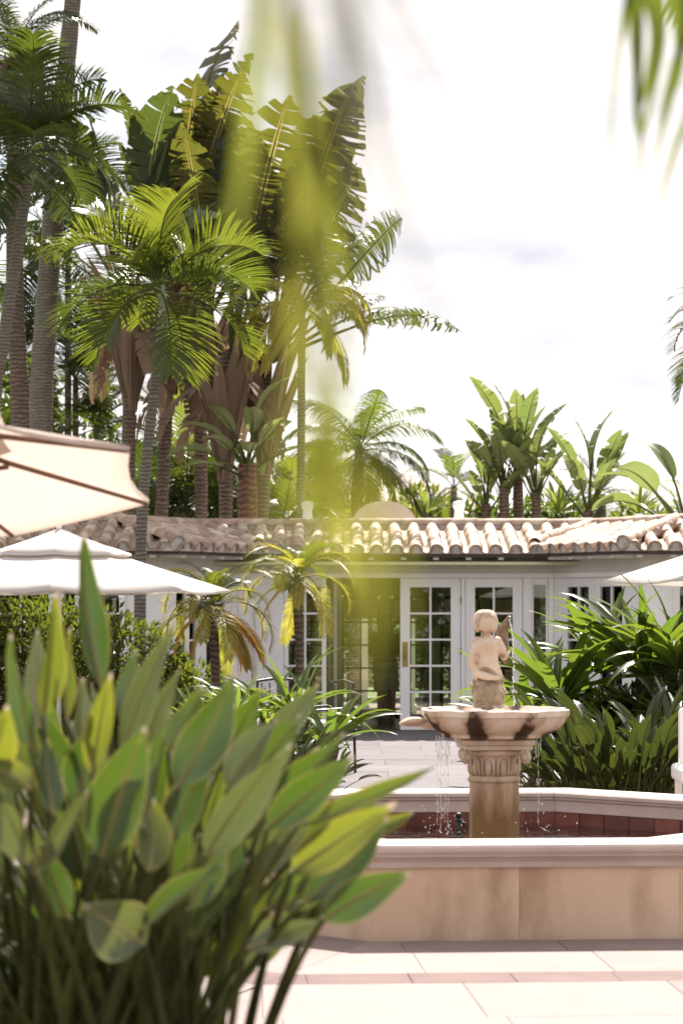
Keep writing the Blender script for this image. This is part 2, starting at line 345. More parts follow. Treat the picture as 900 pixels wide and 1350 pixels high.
M['trunk_brown'] = trunkmat('brown_trunk', (.19, .13, .095), (.07, .048, .035), 30, .9)
M['trunk_red'] = trunkmat('red_brown_trunk', (.24, .10, .065), (.09, .04, .03), 22, 1)
M['shaft'] = mat('green_crownshaft', (.22, .25, .15), (.17, .20, .10), scale=5, rough=.45)

# ================================================================ GROUND
rg = random.Random(7)
ground = tag(MB().add([(-300, -60, -.035), (300, -60, -.035), (300, 700, -.035), (-300, 700, -.035)], [(0, 1, 2, 3)]).build('ground', M['hill']), kind='structure')
paving = tag(MB().add([(-9, -6, -.022), (9, -6, -.022), (9, 33.4, -.022), (-9, 33.4, -.022)], [(0, 1, 2, 3)]).build('paving', M['joint']), kind='structure')
PC = Vector((0.80, 13.86)); YAW = R(3.5); T8 = math.tan(R(22.5)); AP = 1.89
def octdir(k):
    a = YAW - math.pi / 2 + k * math.pi / 4
    return Vector((math.cos(a), math.sin(a))), Vector((-math.sin(a), math.cos(a)))
def slab(poly, m, parent, name, th=.03, gap=.0012, dz=0.0):
    c = sum(poly, Vector((0, 0))) / len(poly); q = []
    for p in poly:
        d = p - c; q.append(p - d.normalized() * gap * 1.4)
    px = 450 + c.x * FPX / max(c.y, 1)
    if c.y < 8.2 or px < -200 or px > 1180: return
    z1 = rg.uniform(-.0012, .0012) + dz
    b = MB(); n = len(q)
    ch = .0015
    inn = [c + (p - c) * (1 - ch / max((p - c).length, .05)) for p in q]
    vs_ = [(p.x, p.y, z1 - th) for p in q] + [(p.x, p.y, z1 - ch) for p in q] + [(p.x, p.y, z1) for p in inn]
    fs = [(k, (k + 1) % n, n + (k + 1) % n, n + k) for k in range(n)] + [(n + k, n + (k + 1) % n, 2 * n + (k + 1) % n, 2 * n + k) for k in range(n)] + [tuple(range(2 * n, 3 * n))]
    b.add(vs_, fs)
    b.build(name, m, parent)
def ring(a0, a1, wdt, m, name, off=0.0):
    for k in range(8):
        nd, td = octdir(k); hw = a1 * T8
        t = -hw + off
        cuts = [-hw]
        while t < hw - .12:
            if t > -hw + .12: cuts.append(t)
            t += wdt
        cuts.append(hw)
        for t0, t1 in zip(cuts, cuts[1:]):
            pts = []
            for a, tt in ((a0, t0), (a0, t1), (a1, t1), (a1, t0)):
                tt = max(-a * T8, min(a * T8, tt)); pts.append(PC + nd * a + td * tt)
            poly = []
            for p in pts:
                if not poly or (p - poly[-1]).length > .02: poly.append(p)
            if len(poly) > 2: slab(poly, m, paving, 'paving_slab' if m is M['pave'] else 'band_stone')
ring(AP + .0, AP + .36, .78, M['pave'], 'slab', .3)
ring(AP + .36, AP + 1.06, .86, M['pave'], 'slab', .62)
ring(AP + 1.06, AP + 1.36, .46, M['band'], 'band', .2)
for i in range(4): ring(AP + 1.36 + i * .9, AP + 1.36 + (i + 1) * .9, .9, M['pave'], 'slab', .35 + .45 * (i % 2))
d0 = PC.y + AP + 1.34 + 3.6 + .25
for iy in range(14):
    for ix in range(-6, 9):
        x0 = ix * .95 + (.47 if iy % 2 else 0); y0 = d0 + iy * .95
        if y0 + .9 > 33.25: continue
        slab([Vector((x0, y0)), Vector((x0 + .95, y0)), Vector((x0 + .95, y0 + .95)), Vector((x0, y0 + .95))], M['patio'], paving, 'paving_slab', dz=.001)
def bed(name, poly):
    b = MB(); b.prism(poly, -.02, .035)
    return tag(b.build('planting_bed', M['soil'], bevel=.02), kind='structure')
bed('l', [(-7, 16.2), (-.95, 16.2), (-.75, 20), (-.9, 30.6), (-7, 30.6)])
bed('r', [(1.62, 17.45), (3.0, 17.4), (7, 17.4), (7, 29.4), (3.9, 29.4), (2.6, 26), (1.75, 19)])
bed('f', [(-2.2, 4.6), (-.12, 5.4), (-.12, 7.4), (-.7, 8.4), (-2.6, 8.4)])

# ================================================================ FOUNTAIN
fountain = thing('fountain_pool', 'octagonal low pool with beige wall, pale moulded coping and red tiled inside', 'fountain pool', (PC.x, PC.y, 0))
def octpoly(a): 
    o = []
    for k in range(8):
        nd, td = octdir(k); o.append(PC + nd * a - td * a * T8)
    return o
ZT = .475; CW = .30
for k in range(8):
    nd, td = octdir(k)
    # wall face in two panels with a joint
    for s0, s1 in ((-1.0, -.04), (-.04, 1.0)):
        hw = (AP - .035) * T8; ai, ao = AP - .245, AP - .035
        def q(a, s): 
            h = a * T8; e = .003
            lo = -h if s <= -1 else s * hw
            lo = h if s >= 1 else lo
            return PC + nd * a + td * lo
        g = td * .0006
        p = [q(ai, s0) + (g if s0 > -1 else g * 0), q(ao, s0) + (g if s0 > -1 else g * 0), q(ao, s1) - (g if s1 < 1 else g * 0), q(ai, s1) - (g if s1 < 1 else g * 0)]
        MB().prism([(v.x, v.y) for v in p][::-1], -.02, ZT - .10).build('wall_panel', M['poolwall'], fountain, bevel=.002)
    # coping, swept moulded profile (apothem, z)
    prof = [(AP - .035, ZT - .115), (AP - .012, ZT - .115), (AP - .012, ZT - .088), (AP + .002, ZT - .072), (AP + .022, ZT - .058), (AP + .022, ZT - .040), (AP + .034, ZT - .040), (AP + .040, ZT - .028), (AP + .040, ZT - .012), (AP + .030, ZT),
            (AP - CW, ZT), (AP - CW - .012, ZT - .010), (AP - CW - .012, ZT - .030), (AP - CW + .004, ZT - .036), (AP - CW + .004, ZT - .050), (AP - CW + .018, ZT - .060), (AP - CW + .018, ZT - .128), (AP - .1, ZT - .128)]
    b = MB(); vs_ = []
    for e in (-1, 1):
        for a, z in prof:
            v = PC + nd * a + td * (e * (a * T8 - .0012)); vs_.append((v.x, v.y, z))
    n = len(prof)
    b.add(vs_, [(i, (i + 1) % n, n + (i + 1) % n, n + i) for i in range(n)] + [tuple(range(n))[::-1], tuple(range(n, 2 * n))])
    b.build('coping', M['coping'], fountain)
    # inner wall core and tiles
    ai = AP - CW + .03
    b = MB(); vs_ = []
    p0 = PC + nd * ai - td * ai * T8; p1 = PC + nd * ai + td * ai * T8
    p2 = PC + nd * (ai + .02) + td * (ai + .02) * T8; p3 = PC + nd * (ai + .02) - td * (ai + .02) * T8
    b.prism([(p0.x, p0.y), (p3.x, p3.y), (p2.x, p2.y), (p1.x, p1.y)], .02, ZT - .129)
    b.build('inner_wall', M['grout'], fountain)
    hw = (ai - .01) * T8; nt_ = 7; tw = 2 * hw / nt_
    for row in range(2):
        for i in range(nt_):
            t0 = -hw + (i + .5) * tw
            if row and i % 2 == 99: continue
            c = PC + nd * (ai - .004) + td * t0
            rot = Matrix.Rotation(math.atan2(td.y, td.x), 3, 'Z')
            zc = (ZT - .129) - .0475 - row * .095
            if row == 0:
                MB().box((c.x, c.y, zc), (tw - .006, .012, .089), rot).build('pool_tile', M['pooltile'], fountain)
            else:   # lower row is set as triangles
                for up in (0, 1):
                    hx = tw / 2 - .004; hz = .0445
                    tri = [(-hx, -hz), (hx, -hz), (-hx, hz)] if not up else [(hx, -hz + .006), (hx, hz), (-hx + .008, hz)]
                    if (i % 2): tri = [(-x, z) for x, z in tri][::-1]
                    b = MB(); f_ = []
                    for dy in (-.006, .006):
                        for x, z in tri: f_.append(Vector((c.x, c.y, zc)) + rot @ Vector((x, dy, z)))
                    b.add(f_, [(0, 1, 2), (5, 4, 3), (0, 3, 4, 1), (1, 4, 5, 2), (2, 5, 3, 0)])
                    b.build('pool_tile', M['pooltile'], fountain)
pf = octpoly(AP - CW + .03)
MB().add([(p.x, p.y, .03) for p in pf], [tuple(range(8))]).build('pool_floor', M['poolfloor'], fountain)
ZW = .262
wb = MB(); wp = octpoly(AP - CW + .025)
wb.add([(p.x, p.y, ZW) for p in wp], [tuple(range(8))])
tag(wb.build('water', M['water']), kind='structure')

# pedestal, bowl
FX = Vector((XP(651, 13.86), 13.86, 0))
def stained(name, base, base2, stain, mode):
    m, nt, N, L = newmat(name)
    o = N('ShaderNodeOutputMaterial'); b = N('ShaderNodeBsdfPrincipled'); L(b.outputs[0], o.inputs[0]); b.inputs['Roughness'].default_value = .7
    tc = N('ShaderNodeTexCoord'); n = N('ShaderNodeTexNoise'); n.inputs['Scale'].default_value = 9; n.inputs['Detail'].default_value = 7; L(tc.outputs['Object'], n.inputs['Vector'])
    n2 = N('ShaderNodeTexNoise'); n2.inputs['Scale'].default_value = 5; n2.inputs['Detail'].default_value = 6
    mp = N('ShaderNodeMapping'); mp.inputs['Scale'].default_value = (3, 3, .5) if mode == 'col' else (1.7, 1.7, 1.0); L(tc.outputs['Object'], mp.inputs[0]); L(mp.outputs[0], n2.inputs['Vector'])
    r = N('ShaderNodeMapRange'); r.inputs[1].default_value = .38; r.inputs[2].default_value = .62; L(n.outputs['Fac'], r.inputs[0])
    c = N('ShaderNodeMixRGB'); c.inputs[1].default_value = (*base, 1); c.inputs[2].default_value = (*base2, 1); L(r.outputs[0], c.inputs[0])
    sp = N('ShaderNodeSeparateXYZ'); L(tc.outputs['Object'], sp.inputs[0])
    if mode == 'bowl':
        at = N('ShaderNodeMath'); at.operation = 'ARCTAN2'; L(sp.outputs[1], at.inputs[0]); L(sp.outputs[0], at.inputs[1])
        at2 = N('ShaderNodeMath'); at2.operation = 'MULTIPLY_ADD'; at2.inputs[1].default_value = 8; at2.inputs[2].default_value = -8 * BROT; L(at.outputs[0], at2.inputs[0])
        cs = N('ShaderNodeMath'); cs.operation = 'COSINE'; L(at2.outputs[0], cs.inputs[0])
        hz = N('ShaderNodeMath'); hz.operation = 'MULTIPLY_ADD'; hz.inputs[1].default_value = -4.5; hz.inputs[2].default_value = -.30; L(sp.outputs[2], hz.inputs[0])
        ad = N('ShaderNodeMath'); ad.operation = 'ADD'; L(cs.outputs[0], ad.inputs[0]); L(hz.outputs[0], ad.inputs[1])
        nn = N('ShaderNodeMath'); nn.operation = 'MULTIPLY_ADD'; nn.inputs[1].default_value = 5.0; L(n2.outputs['Fac'], nn.inputs[0]); L(ad.outputs[0], nn.inputs[2])
        mk = N('ShaderNodeMapRange'); mk.inputs[1].default_value = 3.15; mk.inputs[2].default_value = 3.6; L(nn.outputs[0], mk.inputs[0])
    else:
        hz = N('ShaderNodeMath'); hz.operation = 'MULTIPLY_ADD'; hz.inputs[1].default_value = -4.2; hz.inputs[2].default_value = 2.25; L(sp.outputs[2], hz.inputs[0])
        nn = N('ShaderNodeMath'); nn.operation = 'MULTIPLY_ADD'; nn.inputs[1].default_value = 2.2; L(n2.outputs['Fac'], nn.inputs[0]); L(hz.outputs[0], nn.inputs[2])
        mk = N('ShaderNodeMapRange'); mk.inputs[1].default_value = .75; mk.inputs[2].default_value = 1.5; L(nn.outputs[0], mk.inputs[0])
    hm = N('ShaderNodeMapRange'); hm.inputs[1].default_value = mk.inputs[1].default_value - .9; hm.inputs[2].default_value = mk.inputs[1].default_value + .2; hm.inputs[4].default_value = .75; L(nn.outputs[0], hm.inputs[0])
    h2 = N('ShaderNodeMixRGB'); h2.inputs[2].default_value = (.34, .20, .10, 1); L(c.outputs[0], h2.inputs[1]); L(hm.outputs[0], h2.inputs[0]); c = h2
    s = N('ShaderNodeMixRGB'); s.inputs[2].default_value = (*stain, 1); L(c.outputs[0], s.inputs[1]); L(mk.outputs[0], s.inputs[0]); L(s.outputs[0], b.inputs['Base Color'])
    bp = N('ShaderNodeBump'); bp.inputs['Strength'].default_value = .4; bp.inputs['Distance'].default_value = .01
    n3 = N('ShaderNodeTexNoise'); n3.inputs['Scale'].default_value = 45; n3.inputs['Detail'].default_value = 6; L(tc.outputs['Object'], n3.inputs['Vector'])
    L(n3.outputs['Fac'], bp.inputs['Height']); L(bp.outputs[0], b.inputs['Normal'])
    return m
BROT = R(3)+R(22.5) - math.pi / 2
M['bowl'] = stained('stained_bowl_stone', (.72, .62, .54), (.68, .53, .41), (.05, .026, .016), 'bowl')
M['col'] = stained('stained_column_stone', (.66, .56, .47), (.54, .40, .29), (.19, .105, .035), 'col')
ped = thing('fountain_pedestal', 'stained stone pedestal with scrolled capital and octagonal bowl standing in the pool', 'fountain', (FX.x, FX.y, .03))
def at_axis(b, name, m, z=0, smooth=False, bevel=0):
    return link(name, b.mesh(name, m, smooth), ped, Matrix.Translation((FX.x, FX.y, z)), bevel)
C8 = 1 / math.cos(R(22.5))
b = MB(); b.lathe([(.175 * C8, .03), (.175 * C8, .12), (.136 * C8, .14), (.136 * C8, .66)], 8, rot0=R(22.5 + 6)); at_axis(b, 'shaft', M['col'], 0, bevel=.006)
b = MB()
b.lathe([(.146, .655), (.152, .66), (.152, .672), (.143, .682), (.143, .69)], 32)
at_axis(b, 'neck_ring', M['col'], 0, True)
b = MB(); b.lathe([(.128, .685), (.130, .72), (.138, .77), (.152, .81), (.16, .83)], 32); at_axis(b, 'bell', M['col'], 0, True)
for k in range(10):       # arched leaves round the bell
    a0 = 2 * math.pi * (k + .5) / 10 - math.pi / 2; pts = []
    for i in range(13):
        t = i / 12; 
        if t < .3: u, z = -1, .695 + t / .3 * .075
        elif t > .7: u, z = 1, .695 + (1 - t) / .3 * .075
        else:
            an = math.pi * (1 - (t - .3) / .4); u, z = math.cos(an), .77 + .032 * math.sin(an)
        aa = a0 + u * .235; rr = .134 + (z - .69) * .16
        pts.append((rr * math.cos(aa), rr * math.sin(aa), z))
    bb = MB(); bb.tube(pts, .0085, 6); bb.ell((.134 * math.cos(a0), .134 * math.sin(a0), .735), (.02, .02, .042)); at_axis(bb, 'arched_leaf', M['col'], 0, True)
b = MB(); b.lathe([(.155, .80), (.172, .81), (.178, .825), (.168, .842)], 32); at_axis(b, 'egg_moulding', M['col'], 0, True)
b = MB(); rz = Matrix.Rotation(R(5), 3, 'Z')
b.box((0, 0, .856), (.385, .385, .028), rz); b.box((0, 0, .8855), (.41, .41, .03), rz); b.box((0, 0, .907), (.34, .34, .012), rz)
at_axis(b, 'abacus', M['col'], 0, bevel=.006)
for sx in (-1, 1):
    for sy in (-1, 1):   # corner scrolls
        bb = MB(); pts = []
        cx, cy = sx * .165, sy * .165
        dirv = Vector((sx, sy, 0)).normalized()
        for i in range(28):
            an = i / 27 * 4.2 * math.pi; rr = .036 * (1 - i / 30)
            pts.append(Vector((cx, cy, .800)) + dirv * rr * math.sin(an) + Vector((0, 0, rr * math.cos(an))))
        bb.tube(pts, [.012 * (1 - .5 * i / 27) for i in range(28)], 6)
        side = dirv.cross(Vector((0, 0, 1)))
        bb.tube([Vector((cx, cy, .80)) - side * .018, Vector((cx, cy, .80)) + side * .018], .026, 14)
        at_axis(bb, 'scroll', M['col'], rz and 0, True)
ZB = 1.072
prof = [(.10, -.165), (.285, -.165), (.305, -.16), (.312, -.142), (.325, -.136), (.372, -.112), (.404, -.075), (.420, -.042), (.430, -.038), (.432, -.004), (.426, 0), (.405, 0), (.395, -.012), (.36, -.05), (.25, -.085), (.1, -.095)]
b = MB(); nb = 64
# octagonal lobed plan: radius between circle and octagon
def octr(a):
    a = (a - BROT) % (math.pi / 4) - math.pi / 8
    return .10 + .90 * (math.cos(math.pi / 8) / math.cos(a)) * 1.03
vs_ = []
for r_, z_ in prof:
    for k in range(nb):
        a = BROT + 2 * math.pi * k / nb; rr = r_ * octr(a); vs_.append((rr * math.cos(a), rr * math.sin(a), z_ + (.0015 * math.sin(a * 8 + 1) + .0015 * math.sin(a * 13)) * (1 if z_ > -.03 else 0)))
mm = len(prof)
b.add(vs_, [(i * nb + k, i * nb + (k + 1) % nb, (i + 1) * nb + (k + 1) % nb, (i + 1) * nb + k) for i in range(mm - 1) for k in range(nb)] + [tuple(range(nb))[::-1], tuple((mm - 1) * nb + k for k in range(nb))])
bo = at_axis(b, 'bowl', M['bowl'], ZB, True)
es = bo.modifiers.new('split', 'EDGE_SPLIT'); es.split_angle = R(38)
b = MB(); b.lathe([(.0, -.02), (.385, -.02)], 40, capb=False, capt=False); at_axis(b, 'bowl_water', M['water'], ZB, True)
# shell spouts on the bowl's rim
for ang in (R(183),):
    d_ = Vector((math.cos(ang), math.sin(ang), 0)); s_ = Vector((-d_.y, d_.x, 0)); bb = MB()
    for k in range(-3, 4):
        c = d_ * (.40 + .065 * (1 - abs(k) * .07)) + s_ * k * .021 + Vector((0, 0, -.085 + .006 * abs(k)))
        bb.ell(c, (.085 - abs(k) * .007, .013, .018), Matrix.Rotation(ang + k * .10, 3, 'Z'))
    bb.ell(d_ * .37 + Vector((0, 0, -.09)), (.06, .05, .03), Matrix.Rotation(ang, 3, 'Z'))
    o = at_axis(bb, 'shell_spout', M['statue'], ZB, True)

# statue of a seated child seen from behind
def remesh(o, vox, sm=4):
    r = o.modifiers.new('remesh', 'REMESH'); r.mode = 'VOXEL'; r.voxel_size = vox; r.use_smooth_shade = True
    s = o.modifiers.new('smooth', 'SMOOTH'); s.iterations = sm; s.factor = .5
def limb(b, pts, rad, n=10):
    b.tube(pts, rad, n)
    for p, r_ in zip(pts, rad): b.ell(p, (r_, r_, r_), n=10, m=6)
SD = 13.86
statue = thing('statue', 'weathered stone statue of a child seen from behind, seated on a carved rock', 'statue', (P(643, 933, SD).x, SD, P(643, 933, SD).z))
S = lambda px, py, dy=0: P(px, py, SD) + Vector((0, dy, 0))
b = MB()
tr = smoothpath([S(642, 892, .0), S(643, 876, -.012), S(642, 860, -.005), S(641, 848, 0), S(641, 838, .005)], 4)
rad = [.066, .065, .062, .058, .058, .06, .06, .062, .064, .066, .068, .070, .068, .062, .05, .038, .03]
b.tube(tr, rad[:len(tr)], 14)
b.ell(S(643, 880, .0), (.070, .062, .055)); b.ell(S(641, 853, .0), (.076, .052, .055)); b.ell(S(640, 834, .006), (.03, .03, .03))
limb(b, [S(629, 846), S(625, 862, -.005), S(622, 877, -.01), S(629, 888, -.045), S(640, 892, -.062), S(652, 893, -.05)], [.031, .028, .025, .024, .021, .018])
limb(b, [S(655, 846), S(661, 856, .0), S(664, 866, .02), S(669, 861, .06)], [.031, .027, .023, .018])
limb(b, [S(636, 890, .02), S(634, 893, .13), S(633, 915, .17), S(633, 928, .16)], [.05, .042, .03, .024])
limb(b, [S(651, 890, .02), S(655, 892, .13), S(656, 914, .17), S(656, 928, .16)], [.05, .042, .03, .024])
for k in range(4): limb(b, [S(652, 892.5, -.05), S(655 + k * .4, 891 + k * 1.4, -.046), S(658 + k * .2, 893 + k * 1.2, -.04)], [.007, .007, .006], 6)
bd = b.build('body', M['statue'], statue); remesh(bd, .0055, 3)
b = MB(); hc = S(639.5, 819, .004)
b.ell(hc, (.057, .060, .060)); b.ell(hc + Vector((0, .045, -.018)), (.04, .03, .035)); b.ell(hc + Vector((0, .072, -.012)), (.009, .012, .012))
for e in (-1, 1): b.ell(hc + Vector((e * .057, .012, -.012)), (.008, .014, .018)); b.ell(hc + Vector((e * .02, .064, .004)), (.009, .006, .006))
hd = b.build('head', M['statue'], statue); remesh(hd, .005, 2)
b = MB(); rs = random.Random(3)
for k in range(46):      # combed locks of hair, bobbed at the neck
    a = R(-205) + R(230) * k / 45
    top = hc + Vector((rs.uniform(-.006, .006), .0, .060)); d_ = Vector((math.cos(a), math.sin(a), 0))
    pts = smoothpath([top, hc + d_ * .040 + Vector((0, 0, .052)), hc + d_ * .061 + Vector((0, 0, .012)), hc + d_ * .063 + Vector((0, 0, -.028 + rs.uniform(-.006, .004))), hc + d_ * .052 + Vector((0, 0, -.056 + rs.uniform(-.008, .008)))], 3)
    b.tube(pts, [.006 + .0045 * min(1, i / 4) for i in range(len(pts) - 2)] + [.007, .004], 6)
b.build('hair', M['statue'], statue, True)
b = MB()
dr = smoothpath([S(630, 884, -.035), S(637, 881, -.062), S(645, 884, -.066), S(652, 889, -.052), S(657, 893, -.02)], 4)
for k in range(4): b.tube([p + Vector((0, .006 * k, -.011 * k)) for p in dr], .011, 7)
b.build('drapery', M['rock'], statue, True)
b = MB(); rs = random.Random(5)
b.ell(S(643, 914, .04), (.092, .11, .10))
for k in range(26):
    a = rs.uniform(0, 6.28); z = rs.uniform(895, 931)
    b.ell(S(643 + 18 * math.cos(a), z, .04 + .09 * math.sin(a)), (rs.uniform(.016, .034), rs.uniform(.02, .035), rs.uniform(.014, .032)), Matrix.Rotation(rs.uniform(0, 3), 3, 'X'))
b.box(S(644, 930.5, .04), (.175, .19, .022))
rk = b.build('carved_rock', M['rock'], statue); remesh(rk, .0055, 1)
b = MB()                  # fish-shaped spout held up at the child's side
fp = smoothpath([S(667, 872, .06), S(664, 858, .075), S(662, 842, .08), S(665, 828, .07), S(671, 817, .06)], 4)
b.tube(fp, [.014, .020, .027, .033, .037, .039, .040, .040, .039, .037, .035, .032, .029, .026, .023, .020, .018][:len(fp)], 12)
b.ell(S(672, 815, .06), (.018, .018, .014)); b.ell(S(668, 873, .06), (.022, .008, .014))
for e in (-1, 1): b.ell(S(667, 824, .06 - .026 * 1), (.006, .006, .006))
o = b.build('fish_spout', M['urn'], statue); remesh(o, .005, 2)

# water drops
rs = random.Random(11); b = MB()
def drop(c, r_, s=1.6): b.ell(c, (r_, r_, r_ * s), n=7, m=5)
pj = smoothpath([S(671, 815, .05), S(673, 822, .04), S(675.5, 838, .04), S(676.5, 855, .04), S(675, 868, .04)], 10)
b.tube(pj, [.0035 + .002 * math.sin(i * 1.7) + .0012 * math.sin(i * .6) for i in range(len(pj))], 6)
for py in (873, 879, 883, 894, 898, 905, 912, 920, 925, 929): drop(S(677 + rs.uniform(-1, 1), py, .04), rs.uniform(.003, .0055), 2)
tag(b.build('water_stream', M['drop'], None, True), 'thin broken stream of water falling from the statue\'s fish spout', 'water jet')
b = MB()
for k in range(46): drop(P(rs.choice([577, 583, 590]) + rs.gauss(0, 1.6), rs.uniform(972, 1100), 13.8), rs.uniform(.0018, .004), 2.2)
for k in range(16): drop(P(rs.gauss(708, 6), rs.uniform(975, 1095), 13.9), rs.uniform(.0018, .0035), 2)
for k in range(70): drop(P(rs.choice([585, 585, 710]) + rs.gauss(0, 22), 1098 - abs(rs.gauss(0, 14)), 13.9 + rs.uniform(-.3, .5)), rs.uniform(.0015, .0045), 1)
for px, y1 in ((574.5, 992), (579, 1004), (583, 988), (588, 1010), (592, 996), (706, 1000), (712, 990)):
    tp_ = [P(px + math.sin(i * .9) * .5, 970 + (y1 - 970) * i / 9, 13.8) for i in range(10)]
    b.tube(tp_, [.0022 + .0012 * math.sin(i * 2.3 + px) for i in range(9)] + [.0006], 5)
for px, ya, y1 in ((576, 975, 1088), (581, 972, 1094), (586.5, 974, 1075), (590, 980, 1092), (709, 978, 1090)):
    tp_ = [P(px + math.sin(i * .7 + px) * .5, ya + (y1 - ya) * i / 30, 13.8) for i in range(31)]
    b.tube(tp_, [max(.0004, .0011 + .0010 * math.sin(i * 1.9 + px)) for i in range(31)], 5)
tag(b.build('falling_drops', M['drop'], None, True), kind='stuff', label='scattered water drops falling from the bowl into the pool', cat='water drops')
# small dark pump nozzle by the far wall
b = MB(); c = P(604, 1092, 15.25)
b.tube([(c.x, c.y, .03), (c.x, c.y, .34)], .014, 10); b.tube([(c.x, c.y, .31), (c.x, c.y, .318)], .026, 12); b.tube([(c.x, c.y, .335), (c.x, c.y, .352), (c.x, c.y, .36)], [.02, .022, .012], 12); b.box((c.x + .02, c.y, .29), (.04, .02, .03))
tag(b.build('water_nozzle', M['black'], None, True), 'small dark nozzle standing in the pool behind the pedestal', 'nozzle')

# ================================================================ VILLA
villa = thing('villa', 'low white villa with glazed doors and pinkish barrel tile roof', 'house', (.75, 33.3, 0))
ZE, OVH, DR, TAN = 2.43, .50, 1.62, .215
eave = [Vector((-7.5, 31.15)), Vector((-2.10, 31.15)), Vector((-1.14, 32.7)), Vector((2.63, 32.7)), Vector((3.62, 31.1)), Vector((7.5, 31.1))]
seg = []
for a, c in zip(eave, eave[1:]):
    t = (c - a).normalized(); seg.append((a, c, t, Vector((-t.y, t.x))))
def mitre(i, dist):
    if i == 0: return eave[0] + seg[0][3] * dist
    if i == len(eave) - 1: return eave[-1] + seg[-1][3] * dist
    n0, n1_ = seg[i - 1][3], seg[i][3]
    return eave[i] + (n0 + n1_) / (1 + n0.dot(n1_)) * dist
ridge = [mitre(i, DR) for i in range(len(eave))]
wallp = [mitre(i, OVH) for i in range(len(eave))]
ZR = ZE + DR * TAN
roof = MB()
for i in range(5):
    a, c = eave[i], eave[i + 1]; r0, r1_ = ridge[i], ridge[i + 1]
    roof.add([(a.x, a.y, ZE), (c.x, c.y, ZE), (r1_.x, r1_.y, ZR), (r0.x, r0.y, ZR)], [(0, 1, 2, 3)])
    b0, b1 = mitre(i, 2 * DR + 2), mitre(i + 1, 2 * DR + 2)
    b0 = Vector((r0.x, 36.9)); b1 = Vector((r1_.x, 36.9))
    roof.add([(r0.x, r0.y, ZR), (r1_.x, r1_.y, ZR), (b1.x, 37.6, ZE + .05), (b0.x, 37.6, ZE + .05)], [(0, 1, 2, 3)])
roof_o = roof.build('roof', M['mortar'], villa)
# eave: fascia, dark drip edge, soffit, rafter ends
for i in range(5):
    a, c, t, n_ = seg[i]; w0, w1 = wallp[i], wallp[i + 1]
    rot = Matrix.Rotation(math.atan2(t.y, t.x), 3, 'Z'); mid = (a + c) / 2; ln = (c - a).length
    MB().add([(a.x, a.y, ZE - .012), (c.x, c.y, ZE - .012), (w1.x, w1.y, ZE - .012), (w0.x, w0.y, ZE - .012)], [(3, 2, 1, 0)]).build('soffit', M['frieze'], villa)
    MB().box((mid.x + n_.x * .012, mid.y + n_.y * .012, ZE - .032), (ln + (.02 if i in (1, 3) else 0), .022, .05), rot).build('drip_edge', M['darkmetal'], villa)
    k = .22
    while k < ln - .1:
        p = a + t * k + n_ * .24
        if abs(p.x) < 6: MB().box((p.x, p.y, ZE - .055), (.075, .36, .075), rot).build('rafter_end', M['white'], villa, bevel=.006)
        k += .44
# barrel tiles
def tile_mesh(name, r0, r1_, ln, th=.014, n=8, arc=math.pi):
    b = MB(); vs_ = []
    for y, r_ in ((0, r0), (ln, r1_)):
        for q in (r_, r_ - th):
            for k in range(n + 1):
                a = (math.pi - arc) / 2 + arc * k / n
                vs_.append((q * math.cos(a), y, q * math.sin(a)))
    m = n + 1; fs = []
    for k in range(n):
        fs += [(k, k + 1, 2 * m + k + 1, 2 * m + k), (m + k, 3 * m + k, 3 * m + k + 1, m + k + 1), (k, m + k, m + k + 1, k + 1), (2 * m + k, 2 * m + k + 1, 3 * m + k + 1, 3 * m + k)]
    b.add(vs_, fs); return b.mesh(name, M['tile'], False)
TM = tile_mesh('roof_tile', .098, .074, .31, th=.02); CAPM = tile_mesh('ridge_tile', .098, .088, .36, n=9)
rt = random.Random(21); TW, TE = .268, .228
def inpoly(p, poly):
    ok = True
    for i in range(len(poly)):
        a, c = poly[i], poly[(i + 1) % len(poly)]
        if (c.x - a.x) * (p.y - a.y) - (c.y - a.y) * (p.x - a.x) < -.01: return False
    return True
extra = MB(); pans = MB(); plugs = MB(); cs_ = 1 / math.sqrt(1 + TAN * TAN)
ntile = 0
